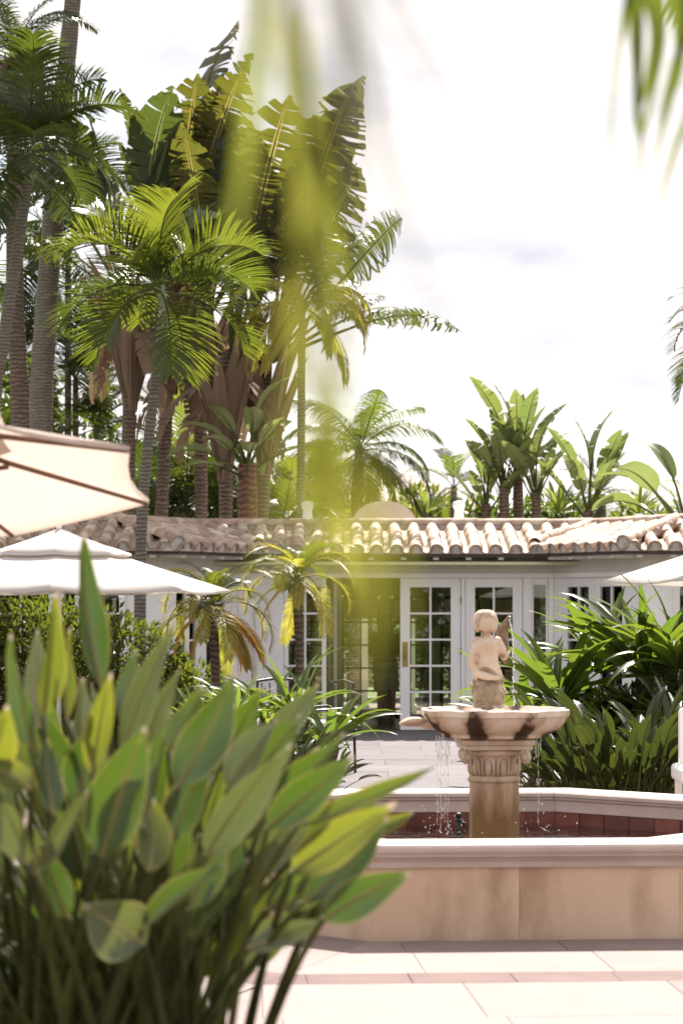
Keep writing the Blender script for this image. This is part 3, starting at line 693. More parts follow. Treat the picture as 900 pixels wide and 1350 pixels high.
for i in range(5):
    a, c, t, n_ = seg[i]; poly = [eave[i], eave[i + 1], ridge[i + 1], ridge[i]]; ln = (c - a).length
    up = Vector((n_.x * cs_, n_.y * cs_, TAN * cs_)); tt = Vector((t.x, t.y, 0)); nm = tt.cross(up)
    k0 = -8 if i in (2,) else -6
    nbar = int(ln / TW) + 14
    off = (ln % TW) / 2 if i in (2,) else TW / 2
    for kb in range(-9, nbar):
        u = off + kb * TW
        for j in range(-1, 8):
            s0 = -.05 + j * TE if j >= 0 else None
            if j < 0: continue
            q = a + t * u + n_ * ((s0 + .12) * cs_)
            if not inpoly(q, poly): continue
            jit = rt.uniform(-.008, .008)
            org = Vector((a.x, a.y, ZE)) + tt * (u + jit) + up * (s0 + rt.uniform(-.012, .012)) + nm * (.038)
            tl = Matrix((tt, up, nm)).transposed().to_4x4()
            Mx = Matrix.Translation(org) @ tl @ Matrix.Rotation(R(5.2) + rt.uniform(-.012, .012), 4, 'X') @ Matrix.Rotation(rt.uniform(-.02, .02), 4, 'Z')
            px = 450 + org.x * FPX / org.y
            if -14 < px < 914 and ntile < 330:
                link('roof_tile', TM, roof_o, Mx); ntile += 1
            else:
                extra.add([Mx @ v.co for v in TM.vertices], [tuple(f.vertices) for f in TM.polygons])
            # pan tile beside it
            Mp = Matrix.Translation(Vector((a.x, a.y, ZE)) + tt * (u + TW / 2) + up * (s0 + .01) + nm * .088) @ tl @ Matrix.Rotation(math.pi, 4, 'Y') @ Matrix.Rotation(R(-2), 4, 'X')
            pans.add([Mp @ v.co for v in TM.vertices], [tuple(f.vertices) for f in TM.polygons])
            if j == 0:
                pl = []
                for k in range(9):
                    an = math.pi * k / 8; pl.append(Mx @ Vector((.080 * math.cos(an), .025, .080 * math.sin(an))))
                pl += [Mx @ Vector((-.13, .03, -.05)), Mx @ Vector((.13, .03, -.05))]
                plugs.add(pl, [tuple(range(11))])
tag(extra.build('roof_tiling', M['tile'], roof_o), kind='stuff') if extra.v else None
tag(pans.build('pan_tiling', M['tile'], roof_o), kind='stuff')
plugs.build('eave_mortar', M['mortar'], roof_o)
def caps(p0, p1, step, z=0, first_plug=False):
    d = (p1 - p0); ln = d.length; d.normalize(); n = max(1, round(ln / step))
    side = d.cross(Vector((0, 0, 1))).normalized(); upv = side.cross(d)
    tl = Matrix((side, d, upv)).transposed().to_4x4()
    for k in range(n):
        org = p0 + d * (k * ln / n) + upv * (z + rt.uniform(-.006, .006))
        Mx = Matrix.Translation(org) @ tl @ Matrix.Rotation(R(2.2), 4, 'X') @ Matrix.Rotation(rt.uniform(-.025, .025), 4, 'Z')
        px = 450 + org.x * FPX / org.y
        if -40 < px < 940: link('ridge_tile', CAPM, roof_o, Mx)
    if first_plug:
        tl2 = Matrix.Translation(p0 + upv * z) @ tl
        pl = [tl2 @ Vector((.088 * math.cos(math.pi * k / 8), .03, .088 * math.sin(math.pi * k / 8))) for k in range(9)] + [tl2 @ Vector((-.2, .035, -.12)), tl2 @ Vector((.2, .035, -.12))]
        b = MB(); b.add(pl, [tuple(range(11))]); b.build('cap_mortar', M['mortar'], roof_o)
for i in range(5): caps(Vector((*ridge[i], ZR)), Vector((*ridge[i + 1], ZR)), .325, .085)
for i in (1, 2, 3, 4):
    conv = i in (1, 4)
    caps(Vector((*eave[i], ZE)) + (Vector((0, -.04, 0)) if conv else Vector((0, .12, .04))), Vector((*ridge[i], ZR)), .34, .10 if conv else .085, conv)
# a mortar bed under the ridge caps so the ridge reads solid
for i in range(5):
    p0, p1 = ridge[i], ridge[i + 1]; d = p1 - p0
    MB().box((((p0 + p1) / 2).x, ((p0 + p1) / 2).y, ZR + .045), (d.length, .13, .10), Matrix.Rotation(math.atan2(d.y, d.x), 3, 'Z')).build('ridge_bed', M['mortar'], roof_o)
# arched parapet, vent posts on the roof
b = MB(); c = P(506, 686, 35.6); rr = 40 * 35.6 / FPX; n = 20
pl = [(rr * 1.02 * math.cos(math.pi * k / n), .72 * rr * math.sin(math.pi * k / n)) for k in range(n + 1)]
vs_ = [(c.x + x, c.y + dy, c.z - .05 + z) for dy in (-.1, .1) for x, z in [(rr * 1.02, -.6)] + pl + [(-rr * 1.02, -.6)]]
m_ = n + 3
b.add(vs_, [tuple(range(m_)), tuple(range(m_, 2 * m_))[::-1]] + [(k, (k + 1) % m_, m_ + (k + 1) % m_, m_ + k) for k in range(m_)])
b.build('arched_parapet', M['coping'], roof_o, bevel=.012)
for px in (604.5, 405.5):
    c = P(px, 690, 35.0); b = MB()
    b.lathe([(.085, -.3), (.085, .02), (.078, .06), (.064, .17), (.066, .20), (.085, .225), (.09, .25), (.09, .29), (.075, .31), (.03, .325)], 20, c)
    b.build('roof_vent', M['white'], roof_o, True)

# walls : frieze board + posts + plinth, openings filled with doors
ZWALL = ZE - .015
def facade(i):
    return wallp[i], wallp[i + 1], seg[i][2], seg[i][3]
def onwall(i, u, z, out=0):
    w0, w1, t, n_ = facade(i); p = w0 + t * u - n_ * out; return Vector((p.x, p.y, z))
def wbox(i, u0, u1, z0, z1, th=.12, out=0.0, m='white', name='wall', parent=None, bevel=.004):
    t = seg[i][2]; rot = Matrix.Rotation(math.atan2(t.y, t.x), 3, 'Z'); c = onwall(i, (u0 + u1) / 2, (z0 + z1) / 2, out - th / 2)
    return MB().box(c, (u1 - u0, th, z1 - z0), rot).build(name, M[m], parent or villa, bevel=bevel)
ZD = 2.13                                     # head of the doors
def glazed(i, u0, u1, z0, z1, cols, rows, name='door', st=.135, top=.125, bot=.16, mun=.028, handle=0, th=.05, out=-.03, m='white', parent=None, prows=None):
    t = seg[i][2]; rot = Matrix.Rotation(math.atan2(t.y, t.x), 3, 'Z'); b = MB()
    def bx(a0, a1, c0, c1, tk, o=0.0): b.box(onwall(i, (a0 + a1) / 2, (c0 + c1) / 2, out - th / 2 + o), (a1 - a0, tk, c1 - c0), rot)
    bx(u0, u0 + st, z0, z1, th); bx(u1 - st, u1, z0, z1, th); bx(u0 + st, u1 - st, z1 - top, z1, th - .003); bx(u0 + st, u1 - st, z0, z0 + bot, th - .003)
    ga, gb, gc, gd = u0 + st, u1 - st, z0 + bot, z1 - top
    cw = (gb - ga) / cols; rh = (gd - gc) / rows
    for k in range(1, cols): bx(ga + k * cw - mun / 2, ga + k * cw + mun / 2, gc, gd, th * .6)
    for k in range(1, rows): bx(ga, gb, gc + k * rh - mun / 2, gc + k * rh + mun / 2, th * .56)
    d = b.build(name, M[m], parent or villa, bevel=.003)
    for r_ in range(rows):
        for k in range(cols):
            c = onwall(i, ga + (k + .5) * cw, gc + (r_ + .5) * rh, out - th / 2)
            MB().box(c, (cw - .004, .006, rh - .004), rot).build('pane', M['glass'], d)
    if handle:
        hu = u0 + st / 2 if handle < 0 else u1 - st / 2
        hb = MB(); hb.box(onwall(i, hu, 1.05, out + .004), (.075, .008, .34), rot)
        hb.tube([onwall(i, hu, .98, out + .01), onwall(i, hu, .98, out + .05), onwall(i, hu, 1.12, out + .05), onwall(i, hu, 1.12, out + .01)], .011, 8)
        hb.build('handle', M['brass'], d, bevel=.003)
    return d
W2 = wallp[2].x; dW = wallp[2].y
U = lambda px: XP(px, dW) - W2               # photo pixel -> distance along the middle facade
L2 = (wallp[3] - wallp[2]).length
wbox(2, 0, L2, ZD + .02, ZWALL, .14, 0, 'frieze', 'frieze_board')
wbox(2, 0, L2, ZD - .03, ZD + .035, .10, .022, 'white', 'head_trim')
wbox(2, 0, U(374), 0, ZD - .032, .12, 0, 'white', 'wall')
wbox(2, U(444), U(451), 0, ZD - .032, .16, .0, 'darkframe', 'jamb')
wbox(2, U(607.5), U(612.5), 0, ZD - .032, .10, .012, 'white', 'door_post')
wbox(2, U(689), U(700), 0, ZD - .032, .12, .012, 'white', 'door_post')
wbox(2, U(722.5), L2 - .001, 0, ZD - .032, .12, .012, 'white', 'corner_post')
wbox(2, U(451), U(527), -.01, .012, .2, .03, 'darkframe', 'threshold')
glazed(2, U(374.5), U(430), .01, ZD - .033, 2, 5, st=.06)
glazed(2, U(527.3), U(607), .012, ZD - .033, 2, 5, handle=-1)
glazed(2, U(613), U(688.5), .012, ZD - .033, 2, 5, st=.135)
glazed(2, U(700.3), U(722.2), .012, ZD - .033, 1, 1, name='side_window', st=.03, top=.09, bot=.3)
# hinges on the door post
for z in (.35, 1.05, 1.75):
    b = MB(); b.tube([onwall(2, U(607.2), z, .02), onwall(2, U(607.2), z + .09, .02)], .011, 8); b.build('hinge', M['brass'], villa)
# open leaf folded back into the room
hb = onwall(2, U(443.5), 0, -.14)
leafd = MB(); lw, lh = .72, ZD - .05; rot = Matrix.Rotation(R(105), 3, 'Z')
def lb(a0, a1, c0, c1, tk): leafd.box(hb + rot @ Vector(((a0 + a1) / 2, 0, 0)) + Vector((0, 0, (c0 + c1) / 2)), (a1 - a0, tk, c1 - c0), rot)
lb(0, .12, .01, lh, .05); lb(lw - .12, lw, .01, lh, .05); lb(.12, lw - .12, lh - .12, lh, .047); lb(.12, lw - .12, .01, .16, .047); lb(lw / 2 - .014, lw / 2 + .014, .16, lh - .12, .03)
for k in range(1, 5): z = .16 + (lh - .28) * k / 5; lb(.12, lw - .12, z - .014, z + .014, .028)
ld = leafd.build('open_door', M['white'], villa, bevel=.003)
for r_ in range(5):
    for k in range(2):
        z = .16 + (lh - .28) * (r_ + .5) / 5; q = .12 + (lw - .24) * (k + .5) / 2
        MB().box(hb + rot @ Vector((q, 0, 0)) + Vector((0, 0, z)), ((lw - .24) / 2 - .004, .006, (lh - .28) / 5 - .004), rot).build('pane', M['glass'], ld)
# splayed and side facades
for i in (1, 3):
    ln = (wallp[i + 1] - wallp[i]).length
    wbox(i, 0, ln, ZD + .02, ZWALL, .13, 0, 'frieze', 'frieze_board'); wbox(i, 0, ln, ZD - .03, ZD + .035, .10, .02, 'white', 'head_trim')
    e0, e1 = (.14, .30) if i == 3 else (.30, .14)
    wbox(i, .002, e0, 0, ZD - .032, .12, 0, 'white', 'corner_post'); wbox(i, ln - e1, ln - .002, 0, ZD - .032, .12, 0, 'white', 'corner_post')
    mid = (e0 + ln - e1) / 2
    glazed(i, e0 + .003, mid - .003, .012, ZD - .033, 2, 5, st=.115); glazed(i, mid + .003, ln - e1 - .003, .012, ZD - .033, 2, 5, st=.115)
for i, cuts in ((0, (.9, 1.9, 2.9, 3.9)), (4, (.42, 1.35, 2.28, 3.2))):
    ln = (wallp[i + 1] - wallp[i]).length
    wbox(i, 0, ln, ZD + .02, ZWALL, .13, 0, 'frieze', 'frieze_board'); wbox(i, 0, ln, ZD - .03, ZD + .035, .10, .02, 'white', 'head_trim')
    if i == 4:
        wbox(4, .002, .42, 0, ZD - .032, .12, 0, 'white', 'wall'); wbox(4, 3.23, ln, 0, ZD - .032, .12, 0, 'white', 'wall')
        for a in (.423, 1.358, 2.293): glazed(4, a, a + .93, .012, ZD - .033, 2, 5, st=.10)
    else:
        wbox(0, ln - .42, ln - .002, 0, ZD - .032, .12, 0, 'white', 'wall'); wbox(0, 0, ln - 3.24, 0, ZD - .032, .12, 0, 'white', 'wall')
        for a in (.423, 1.358, 2.293): glazed(0, ln - a - .93, ln - a, .012, ZD - .033, 2, 5, st=.10)
# the rooms behind: floor, ceiling, side and back walls with glazed doors
RB = 37.3
MB().box((0, 34.4 + .2, -.012), (15, 6.2, .02)).build('room_floor', M['roomfloor'], villa)
MB().box((0, 35.0, ZD + .16), (15, 4.6, .04)).build('room_ceiling', M['roomwall'], villa)
for x0, x1, y0 in ((-7.5, -7.4, 31.7), (7.4, 7.5, 31.7), (-1.3, -1.2, 33.6), (2.75, 2.85, 33.6)):
    MB().box(((x0 + x1) / 2, (y0 + RB) / 2, (ZD + .14) / 2), (x1 - x0, RB - y0, ZD + .13)).build('room_wall', M['roomwall'], villa)
UB = lambda px: XP(px, RB)
def backdoor(x0, x1):
    b = MB(); z0, z1 = .0, ZP(790, RB); st = .045; cols, rows = 2, 5
    def bx(a0, a1, c0, c1, tk): b.box(((a0 + a1) / 2, RB, (c0 + c1) / 2), (a1 - a0, tk, c1 - c0))
    bot = ZP(941, RB)
    bx(x0, x0 + st, z0, z1, .06); bx(x1 - st, x1, z0, z1, .06); bx(x0 + st, x1 - st, z1, z1 + .05, .06); bx(x0 + st, x1 - st, z0, bot, .06)
    cw = (x1 - x0 - 2 * st) / 2; bx((x0 + x1) / 2 - .015, (x0 + x1) / 2 + .015, bot, z1, .035)
    for k in range(1, rows): z = bot + (z1 - bot) * k / rows; bx(x0 + st, x1 - st, z - .014, z + .014, .03)
    d = b.build('garden_door', M['darkframe'], villa)
    for r_ in range(rows):
        for k in range(2):
            MB().box((x0 + st + cw * (k + .5), RB, bot + (z1 - bot) * (r_ + .5) / rows), (cw - .004, .006, (z1 - bot) / rows - .004)).build('pane', M['glass'], d)
    b = MB()
    for k in range(3): b.box(((x0 + x1) / 2, RB - .06 - .012 * (k % 2), z1 - .05 - .098 * k), (x1 - x0 - 2 * st, .012, .1))
    b.build('blind', M['shade'], d)
xs = [(UB(449), UB(501)), (UB(514), UB(567)), (UB(580), UB(633)), (UB(646), UB(680)), (UB(384), UB(436))]
for x0, x1 in xs: backdoor(x0, x1)
edges = sorted([(-7.5, UB(384)), (UB(436), UB(449)), (UB(501), UB(514)), (UB(567), UB(580)), (UB(633), UB(646)), (UB(680), 7.5)])
for x0, x1 in edges: MB().box(((x0 + x1) / 2, RB + .02, 1.13), (x1 - x0, .12, 2.26)).build('room_wall', M['roomwall'], villa)
zt = ZP(790, RB) + .05
MB().box((UB(532), RB + .025, (zt + 2.28) / 2), (UB(680) - UB(384), .10, 2.28 - zt)).build('room_wall', M['roomwall'], villa)
# garden behind the house seen through it
gp = tag(MB().add([(-6, 37.5, -.01), (8, 37.5, -.01), (8, 47, -.01), (-6, 47, -.01)], [(0, 1, 2, 3)]).build('garden_path', M['pave']), kind='structure')
for x in (UB(480.5), UB(546)):
    b = MB(); b.box((x, 39.4, 1.15), (.14, .14, 2.3)); b.box((x, 39.4, .06), (.2, .2, .12)); b.box((x, 39.4, 2.3), (.22, .22, .08))
    tag(b.build('garden_post', M['white'], bevel=.01), 'slim white post standing in the garden behind the glazed doors', 'post', 'posts of the back garden')
# low table inside the doorway
tb = thing('low_table', 'dark low table inside the open doorway of the villa', 'table', (XP(478, 35.2), 35.2, 0))
MB().box((XP(478, 35.2), 35.2, .20), (.62, .5, .03)).build('table_top', M['roomfloor'], tb, bevel=.006)
for sx in (-1, 1):
    for sy in (-1, 1): MB().box((XP(478, 35.2) + sx * .27, 35.2 + sy * .2, .095), (.04, .04, .18)).build('leg', M['darkframe'], tb)
# person in the dim room
pd = 35.9; X0 = XP(509, pd); Z = lambda v: v
pers = thing('person', 'person in dark shirt and khaki shorts standing inside the dim room', 'person', (X0, pd, 0))
b = MB(); Q = lambda x, z, y=0: Vector((X0 + x, pd + y, z))
limb(b, [Q(-.08, .80), Q(-.085, .44, -.01), Q(-.085, .08, .02)], [.085, .056, .036]); limb(b, [Q(.08, .80), Q(.09, .44, -.015), Q(.095, .08, .02)], [.085, .056, .036])
for e in (-.085, .095): b.ell(Q(e, .035, -.05), (.042, .11, .034))
b.tube([Q(0, .78), Q(0, .92), Q(0, 1.1), Q(0, 1.24), Q(0, 1.30), Q(0, 1.34), Q(0, 1.40)], [.15, .135, .15, .165, .12, .055, .05], 14)
limb(b, [Q(-.17, 1.26), Q(-.215, 1.02, .01), Q(-.10, .96, -.17), Q(-.03, .98, -.2)], [.05, .04, .032, .028]); limb(b, [Q(.17, 1.26), Q(.215, 1.02, .01), Q(.10, .95, -.17), Q(.03, .97, -.2)], [.05, .04, .032, .028])
for e in (-1, 1):
    for k in range(4): limb(b, [Q(e * .035, .99 - k * .018, -.205), Q(e * .012, .992 - k * .018, -.235), Q(-e * .012, .985 - k * .018, -.225)], [.009, .0085, .008], 6)
    limb(b, [Q(e * .045, .985, -.2), Q(e * .035, 1.015, -.225), Q(e * .012, 1.02, -.235)], [.011, .010, .009], 6)
b.ell(Q(0, 1.48, -.005), (.075, .09, .105)); b.ell(Q(0, 1.475, -.10), (.013, .02, .02)); b.ell(Q(0, 1.43, -.06), (.045, .04, .035))
for e in (-1, 1): b.ell(Q(e * .076, 1.475, .01), (.012, .02, .03))
o = b.build('body', M['skin'], pers); remesh(o, .009, 2)
b = MB(); b.tube([Q(0, .86), Q(0, .95), Q(0, 1.1), Q(0, 1.22), Q(0, 1.29), Q(0, 1.335)], [.165, .155, .165, .18, .14, .068], 16)
limb(b, [Q(-.165, 1.26), Q(-.2, 1.1)], [.068, .06]); limb(b, [Q(.165, 1.26), Q(.2, 1.1)], [.068, .06])
o = b.build('shirt', M['shirt'], pers); remesh(o, .011, 2)
b = MB(); b.tube([Q(0, .92), Q(0, .86), Q(0, .76)], [.155, .17, .16], 16)
for e in (-1, 1): b.tube([Q(e * .075, .82), Q(e * .088, .62), Q(e * .094, .46)], [.10, .098, .095], 14)
o = b.build('shorts', M['shorts'], pers); remesh(o, .011, 1)
b = MB(); b.ell(Q(0, 1.505, .012), (.085, .098, .10)); o = b.build('hair', M['hair'], pers, True)
b = MB()
for e in (-1, 1): b.ell(Q(e * .03, 1.487, -.086), (.012, .006, .007))
b.box(Q(0, 1.432, -.098), (.04, .006, .008)); b.build('face', M['hair'], pers, True)
b = MB(); b.box(Q(0, .985, -.235), (.12, .05, .08)); b.tube([Q(0, .985, -.26), Q(0, .985, -.33)], .033, 14)
cm = tag(b.build('camera_body', M['black'], bevel=.006), 'small black camera held at the waist by the person indoors', 'camera')
# neighbour's tiled roof beyond the trees
nb_ = thing('neighbour_house', 'beige tiled hip roof of a house beyond the palms', 'house', (P(520, 640, 58).x, 60, 0))
c = P(520, 640, 58); b = MB(); hw, hd_ = 2.6, 3.0; ez = c.z - .75
b.box((c.x, 60.0, ez / 2), (2 * hw - .7, 2 * hd_ - .7, ez)); b.build('wall', M['frieze'], nb_)
b = MB(); b.add([(c.x - hw, 60 - hd_, ez), (c.x + hw, 60 - hd_, ez), (c.x + hw, 60 + hd_, ez), (c.x - hw, 60 + hd_, ez), (c.x - .5, 60, c.z + .35), (c.x + .5, 60, c.z + .35)], [(0, 1, 5, 4), (1, 2, 5), (2, 3, 4, 5), (3, 0, 4), (3, 2, 1, 0)]); nr = b.build('roof', M['mortar'], nb_)
b = MB()
for k in range(20):
    x = -hw + .13 + k * .268; top = min(1, (hw - abs(x)) / (hw - .5))
    p0 = Vector((c.x + x, 60 - hd_ - .03, ez)); p1 = Vector((c.x + x, 60 - hd_ + hd_ * top, ez + (c.z + .35 - ez) * top))
    for j in range(int(10 * top) + 1):
        q0 = p0.lerp(p1, j / 11 / max(top, .1)); q1 = p0.lerp(p1, min(1, (j + 1.2) / 11 / max(top, .1)))
        if (q0 - p0).length < (p1 - p0).length: b.tube([q0, q1], [.095, .075], 8)
tag(b.build('roof_tiling', M['tile'], nr), kind='stuff')

# ================================================================ PLANT BUILDERS
def blade(b, pts, W, nh, rng, fold=.3, droop=0.0, mi=0, prof=None, wav=.04, tear=0.0, twist=0.0):
    "leaf blade along pts, width W, upper face towards nh; tear>0 splits it into drooping strips"
    pts = [Vector(p) for p in pts]; m = len(pts) - 1
    prof = prof or (lambda t: max(.02, math.sin(math.pi * min(1, t ** .78)) ** .72))
    fr = []
    for i, p in enumerate(pts):
        t = (pts[min(i + 1, m)] - pts[max(i - 1, 0)]).normalized()
        s = t.cross(nh)
        if s.length < 1e-4: s = t.orthogonal()
        s.normalize()
        if twist: s.rotate(Quaternion(t, twist * i / m))
        fr.append((p, t, s, s.cross(t)))
    ph = rng.uniform(0, 6)
    if tear <= 0:
        vs_ = []; uv = []; us = (-1, -.55, 0, .55, 1)
        for i, (p, t, s, n) in enumerate(fr):
            q = i / m; w_ = W / 2 * prof(q)
            for u in us:
                h = fold * abs(u) ** 1.3 * w_ - droop * u * u * w_ + (wav * W * math.sin(q * 9 + ph + u) * abs(u) if abs(u) > .9 else 0)
                vs_.append(p + s * u * w_ + n * h); uv.append((.5 + u / 2, q))
        fs = [(i * 5 + k, i * 5 + k + 1, (i + 1) * 5 + k + 1, (i + 1) * 5 + k) for i in range(m) for k in range(4)]
        b.add(vs_, fs, uv, mi); return
    for sg in (-1, 1):
        i = 0
        while i < m:
            g = min(m - i, rng.choice((1, 1, 2)) if rng.random() < tear else rng.choice((2, 3, 4)))
            dr = rng.uniform(0, .35) + (rng.uniform(.1, .7) if rng.random() < tear * .7 else 0); sw = rng.uniform(-.12, .12); cut = 1 if rng.random() > .12 * tear else rng.uniform(.4, .8)
            vs_ = []; uv = []
            for k in range(g + 1):
                p, t, s, n = fr[i + k]; q = (i + k) / m; w_ = max(W / 2 * prof(q), W * .03) * cut
                e = (-1 if k == 0 else 1 if k == g else 0) * rng.uniform(.02, .4) * tear
                for u in (0, .4, .75, 1):
                    st = (pts[1] - pts[0]).length * e * -u
                    v = p + s * sg * u * w_ * math.cos(dr * u * .6) + n * fold * u * w_ + t * (sw * w_ * u + u * u * .25 * w_ + st)
                    v = v + Vector((0, 0, -1)) * (w_ * dr * u * u)
                    vs_.append(v); uv.append((.5 + sg * u / 2, q))
            fs = [(k * 4 + j, k * 4 + j + 1, (k + 1) * 4 + j + 1, (k + 1) * 4 + j) for k in range(g) for j in range(3)]
            b.add(vs_, fs, uv, mi); i += g

def paddle(rng, pet, bl, W, lean0, lean1, bend, tear=0, fold=.35, prad=.02, nseg=12, roll=0, pmi=1):
    "paddle leaf growing from the origin towards +Z, leaning to +X; returns MB with blade (slot 0) and petiole (slot 1)"
    b = MB(); pts = [Vector((0, 0, 0))]; n = 8; th = lean0
    for i in range(n):
        th = lean0 + (lean1 - lean0) * (i + 1) / n
        pts.append(pts[-1] + Vector((math.sin(th), 0, math.cos(th))) * pet / n)
    b.tube(pts, [prad * (1 - .45 * i / n) for i in range(n + 1)], 6, mi=pmi)
    bp = [pts[-1]]
    for i in range(nseg):
        a = th + bend * ((i + 1) / nseg) ** 1.3
        bp.append(bp[-1] + Vector((math.sin(a), 0, math.cos(a))) * bl / nseg)
    nh = Vector((-math.cos(th + .4 * bend), math.sin(roll), math.sin(th + .4 * bend) + .15)).normalized()
    blade(b, bp, W, nh, rng, fold, tear=tear)
    b.tube(bp[:-2], [prad * .5 * (1 - .8 * i / nseg) for i in range(len(bp) - 2)], 5, cap=False, mi=pmi)
    return b
def strap(rng, ln, W, lean0, lean1, fold=.35, nseg=8):
    b = MB(); p = Vector((0, 0, 0)); pts = [p]
    for i in range(nseg):
        a = lean0 + (lean1 - lean0) * ((i + 1) / nseg) ** 1.5
        p = p + Vector((math.sin(a), 0, math.cos(a))) * ln / nseg; pts.append(p)
    nh = Vector((-math.cos(lean0), rng.uniform(-.2, .2), math.sin(lean0) + .2))
    blade(b, pts, W, nh, rng, fold, prof=lambda t: max(.03, (min(1, .45 + t * 2.2)) * (1 - t ** 3.0) ** .8), wav=.02)
    return b
def frond(rng, L_, el, droop, ll, lw, nl=46, hang=.5, vee=.5, fwd=.9, start=.14, prad=.016, curl=0):
    "pinnate frond from the origin out along +X, first rising at el, arching down"
    b = MB(); n = 16; p = Vector((0, 0, 0)); pts = [p]; angs = [el]
    for i in range(n):
        a = el - droop * ((i + 1) / n) ** 1.25
        p = p + Vector((math.cos(a), curl * math.sin(i / n * 2) * .1, math.sin(a))) * L_ / n; pts.append(p); angs.append(a)
    b.tube(pts, [prad * (1 - .82 * i / n) for i in range(n + 1)], 5, mi=1)
    for k in range(nl):
        t = start + (1 - start) * (k + .5) / nl; f = t * n; i = min(int(f), n - 1); q = pts[i].lerp(pts[i + 1], f - i)
        a = angs[i]; tg = Vector((math.cos(a), 0, math.sin(a))); up = Vector((-math.sin(a), 0, math.cos(a)))
        ln = ll * (math.sin(math.pi * (.16 + .76 * ((t - start) / (1 - start)))) ** .75) * rng.uniform(.86, 1.1)
        for sg in (-1, 1):
            d = (tg * (fwd * (.55 + .8 * t) + rng.uniform(-.12, .12)) + Vector((0, sg, 0)) + up * (vee + rng.uniform(-.12, .12))).normalized()
            prev = q; vs_ = []; m = 4; wd = Vector((tg.x, tg.y, tg.z)) - d * tg.dot(d); wd = (wd.normalized() + up * .35).normalized()
            for j in range(m + 1):
                s = j / m; w_ = lw * (.55 + 1.2 * s) * (1 - s ** 2.2) / 1.0 if j < m else .0015
                w_ = max(w_, .0015)
                vs_ += [prev - wd * w_ * .5, prev + wd * w_ * .5]
                d2 = (d + Vector((0, 0, -1)) * hang * (s + .12) * 1.6).normalized(); prev = prev + d2 * ln / m
            b.add(vs_, [(2 * j, 2 * j + 1, 2 * j + 3, 2 * j + 2) for j in range(m)], [(.3 + .4 * (x % 2), x / 10) for x in range(2 * m + 2)])
    return b
rp = random.Random(101)
def place(o_name, me, parent, loc, az, tilt=0, scale=1, spin=0):
    Mx = Matrix.Translation(loc) @ Matrix.Rotation(az, 4, 'Z') @ Matrix.Rotation(tilt, 4, 'Y') @ Matrix.Rotation(spin, 4, 'X') @ Matrix.Scale(scale, 4)
    return link(o_name, me, parent, Mx)
def trunk(parent, pts, rads, m, n=12, name='trunk'):
    pts = smoothpath(pts, 8); k = len(pts) - 1; rr = []
    for i in range(len(pts)):
        f = i / k * (len(rads) - 1); j = min(int(f), len(rads) - 2); rr.append((rads[j] + (rads[j + 1] - rads[j]) * (f - j)) * (1 + .035 * math.sin(i * 2.1)))
    return MB().tube(pts, rr, n).build(name, M[m], parent, True)
FV = {}
def fronds(key, m, els, **kw):
    r_ = random.Random(hash_(key)); FV[key] = [frond(r_, el=R(e), droop=R(d), **kw).mesh('frond', [M[m], M['stalk']], False) for e, d in els]
def hash_(s): return sum(ord(c) * (i + 3) for i, c in enumerate(s))
EL = [(82, 70), (66, 95), (48, 100), (28, 95), (8, 80), (-18, 60)]
fronds('adon', 'frond', EL, L_=1.4, ll=.62, lw=.030, nl=46, hang=.32, vee=.7, fwd=.9)
fronds('adon_dark', 'frond_dark', EL, L_=1.6, ll=.52, lw=.034, nl=46, hang=.45, vee=.5, fwd=.75)
fronds('royal', 'frond_dark', EL, L_=2.6, ll=.62, lw=.035, nl=60, hang=.8, vee=.4)
fronds('areca', 'frond', EL, L_=2.1, ll=.55, lw=.034, nl=44, hang=.35, vee=.45)
fronds('areca_dark', 'frond_dark', EL, L_=2.1, ll=.55, lw=.036, nl=44, hang=.4, vee=.45)
fronds('coco', 'frond', [(75, 75), (55, 105), (35, 115), (15, 105), (-8, 80), (-30, 50)], L_=1.9, ll=.55, lw=.02, nl=84, hang=1.0, vee=.2)
fronds('hanging', 'frond_yel', [(60, 150), (40, 135), (20, 120), (-5, 90)], L_=2.2, ll=.42, lw=.028, nl=60, hang=1.4, vee=.1)
fronds('pygmy', 'frond_yel', [(75, 120), (55, 140), (30, 130), (5, 100), (-25, 65)], L_=1.0, ll=.20, lw=.012, nl=60, hang=.3, vee=.3, fwd=.9, prad=.009)
fronds('pygmy_green', 'frond', [(80, 90), (65, 120), (45, 135)], L_=.9, ll=.20, lw=.012, nl=60, hang=.3, vee=.35, prad=.009)
fronds('pygmy_dead', 'gold', [(-20, 60), (-45, 40), (-60, 30)], L_=.85, ll=.18, lw=.015, nl=60, hang=.6, vee=.1, prad=.009)
fronds('date', 'frond_dark', EL, L_=1.7, ll=.3, lw=.016, nl=70, hang=.25, vee=.4)
def palm(name, label, cat, pts, rads, key, n, m='trunk', shaft=0, scale=1, az0=0, group=None, els=None, ground=True):
    top = Vector(pts[-1]); base = Vector(pts[0])
    t = thing(name, label, cat, base, group)
    trunk(t, pts, rads, m)
    if shaft:
        MB().tube([top - Vector((0, 0, .04)), top + Vector((.0, 0, shaft * .4)), top + Vector((0, 0, shaft))], [rads[-1] * 1.15, rads[-1] * 1.0, rads[-1] * .55], 12).build('crownshaft', M['shaft'], t, True)
    c = top + Vector((0, 0, shaft * .92)); ms = FV[key]
    for k in range(n):
        e = (k / n) if els is None else els[k % len(els)]
        v = min(int(e * len(ms)), len(ms) - 1)
        place('frond', ms[v], t, c + Vector((0, 0, -.06 * e)), az0 + k * 2.39996 + rp.uniform(-.25, .25), rp.uniform(-.12, .12), scale * rp.uniform(.88, 1.1), rp.uniform(-.35, .35))
    return t, c
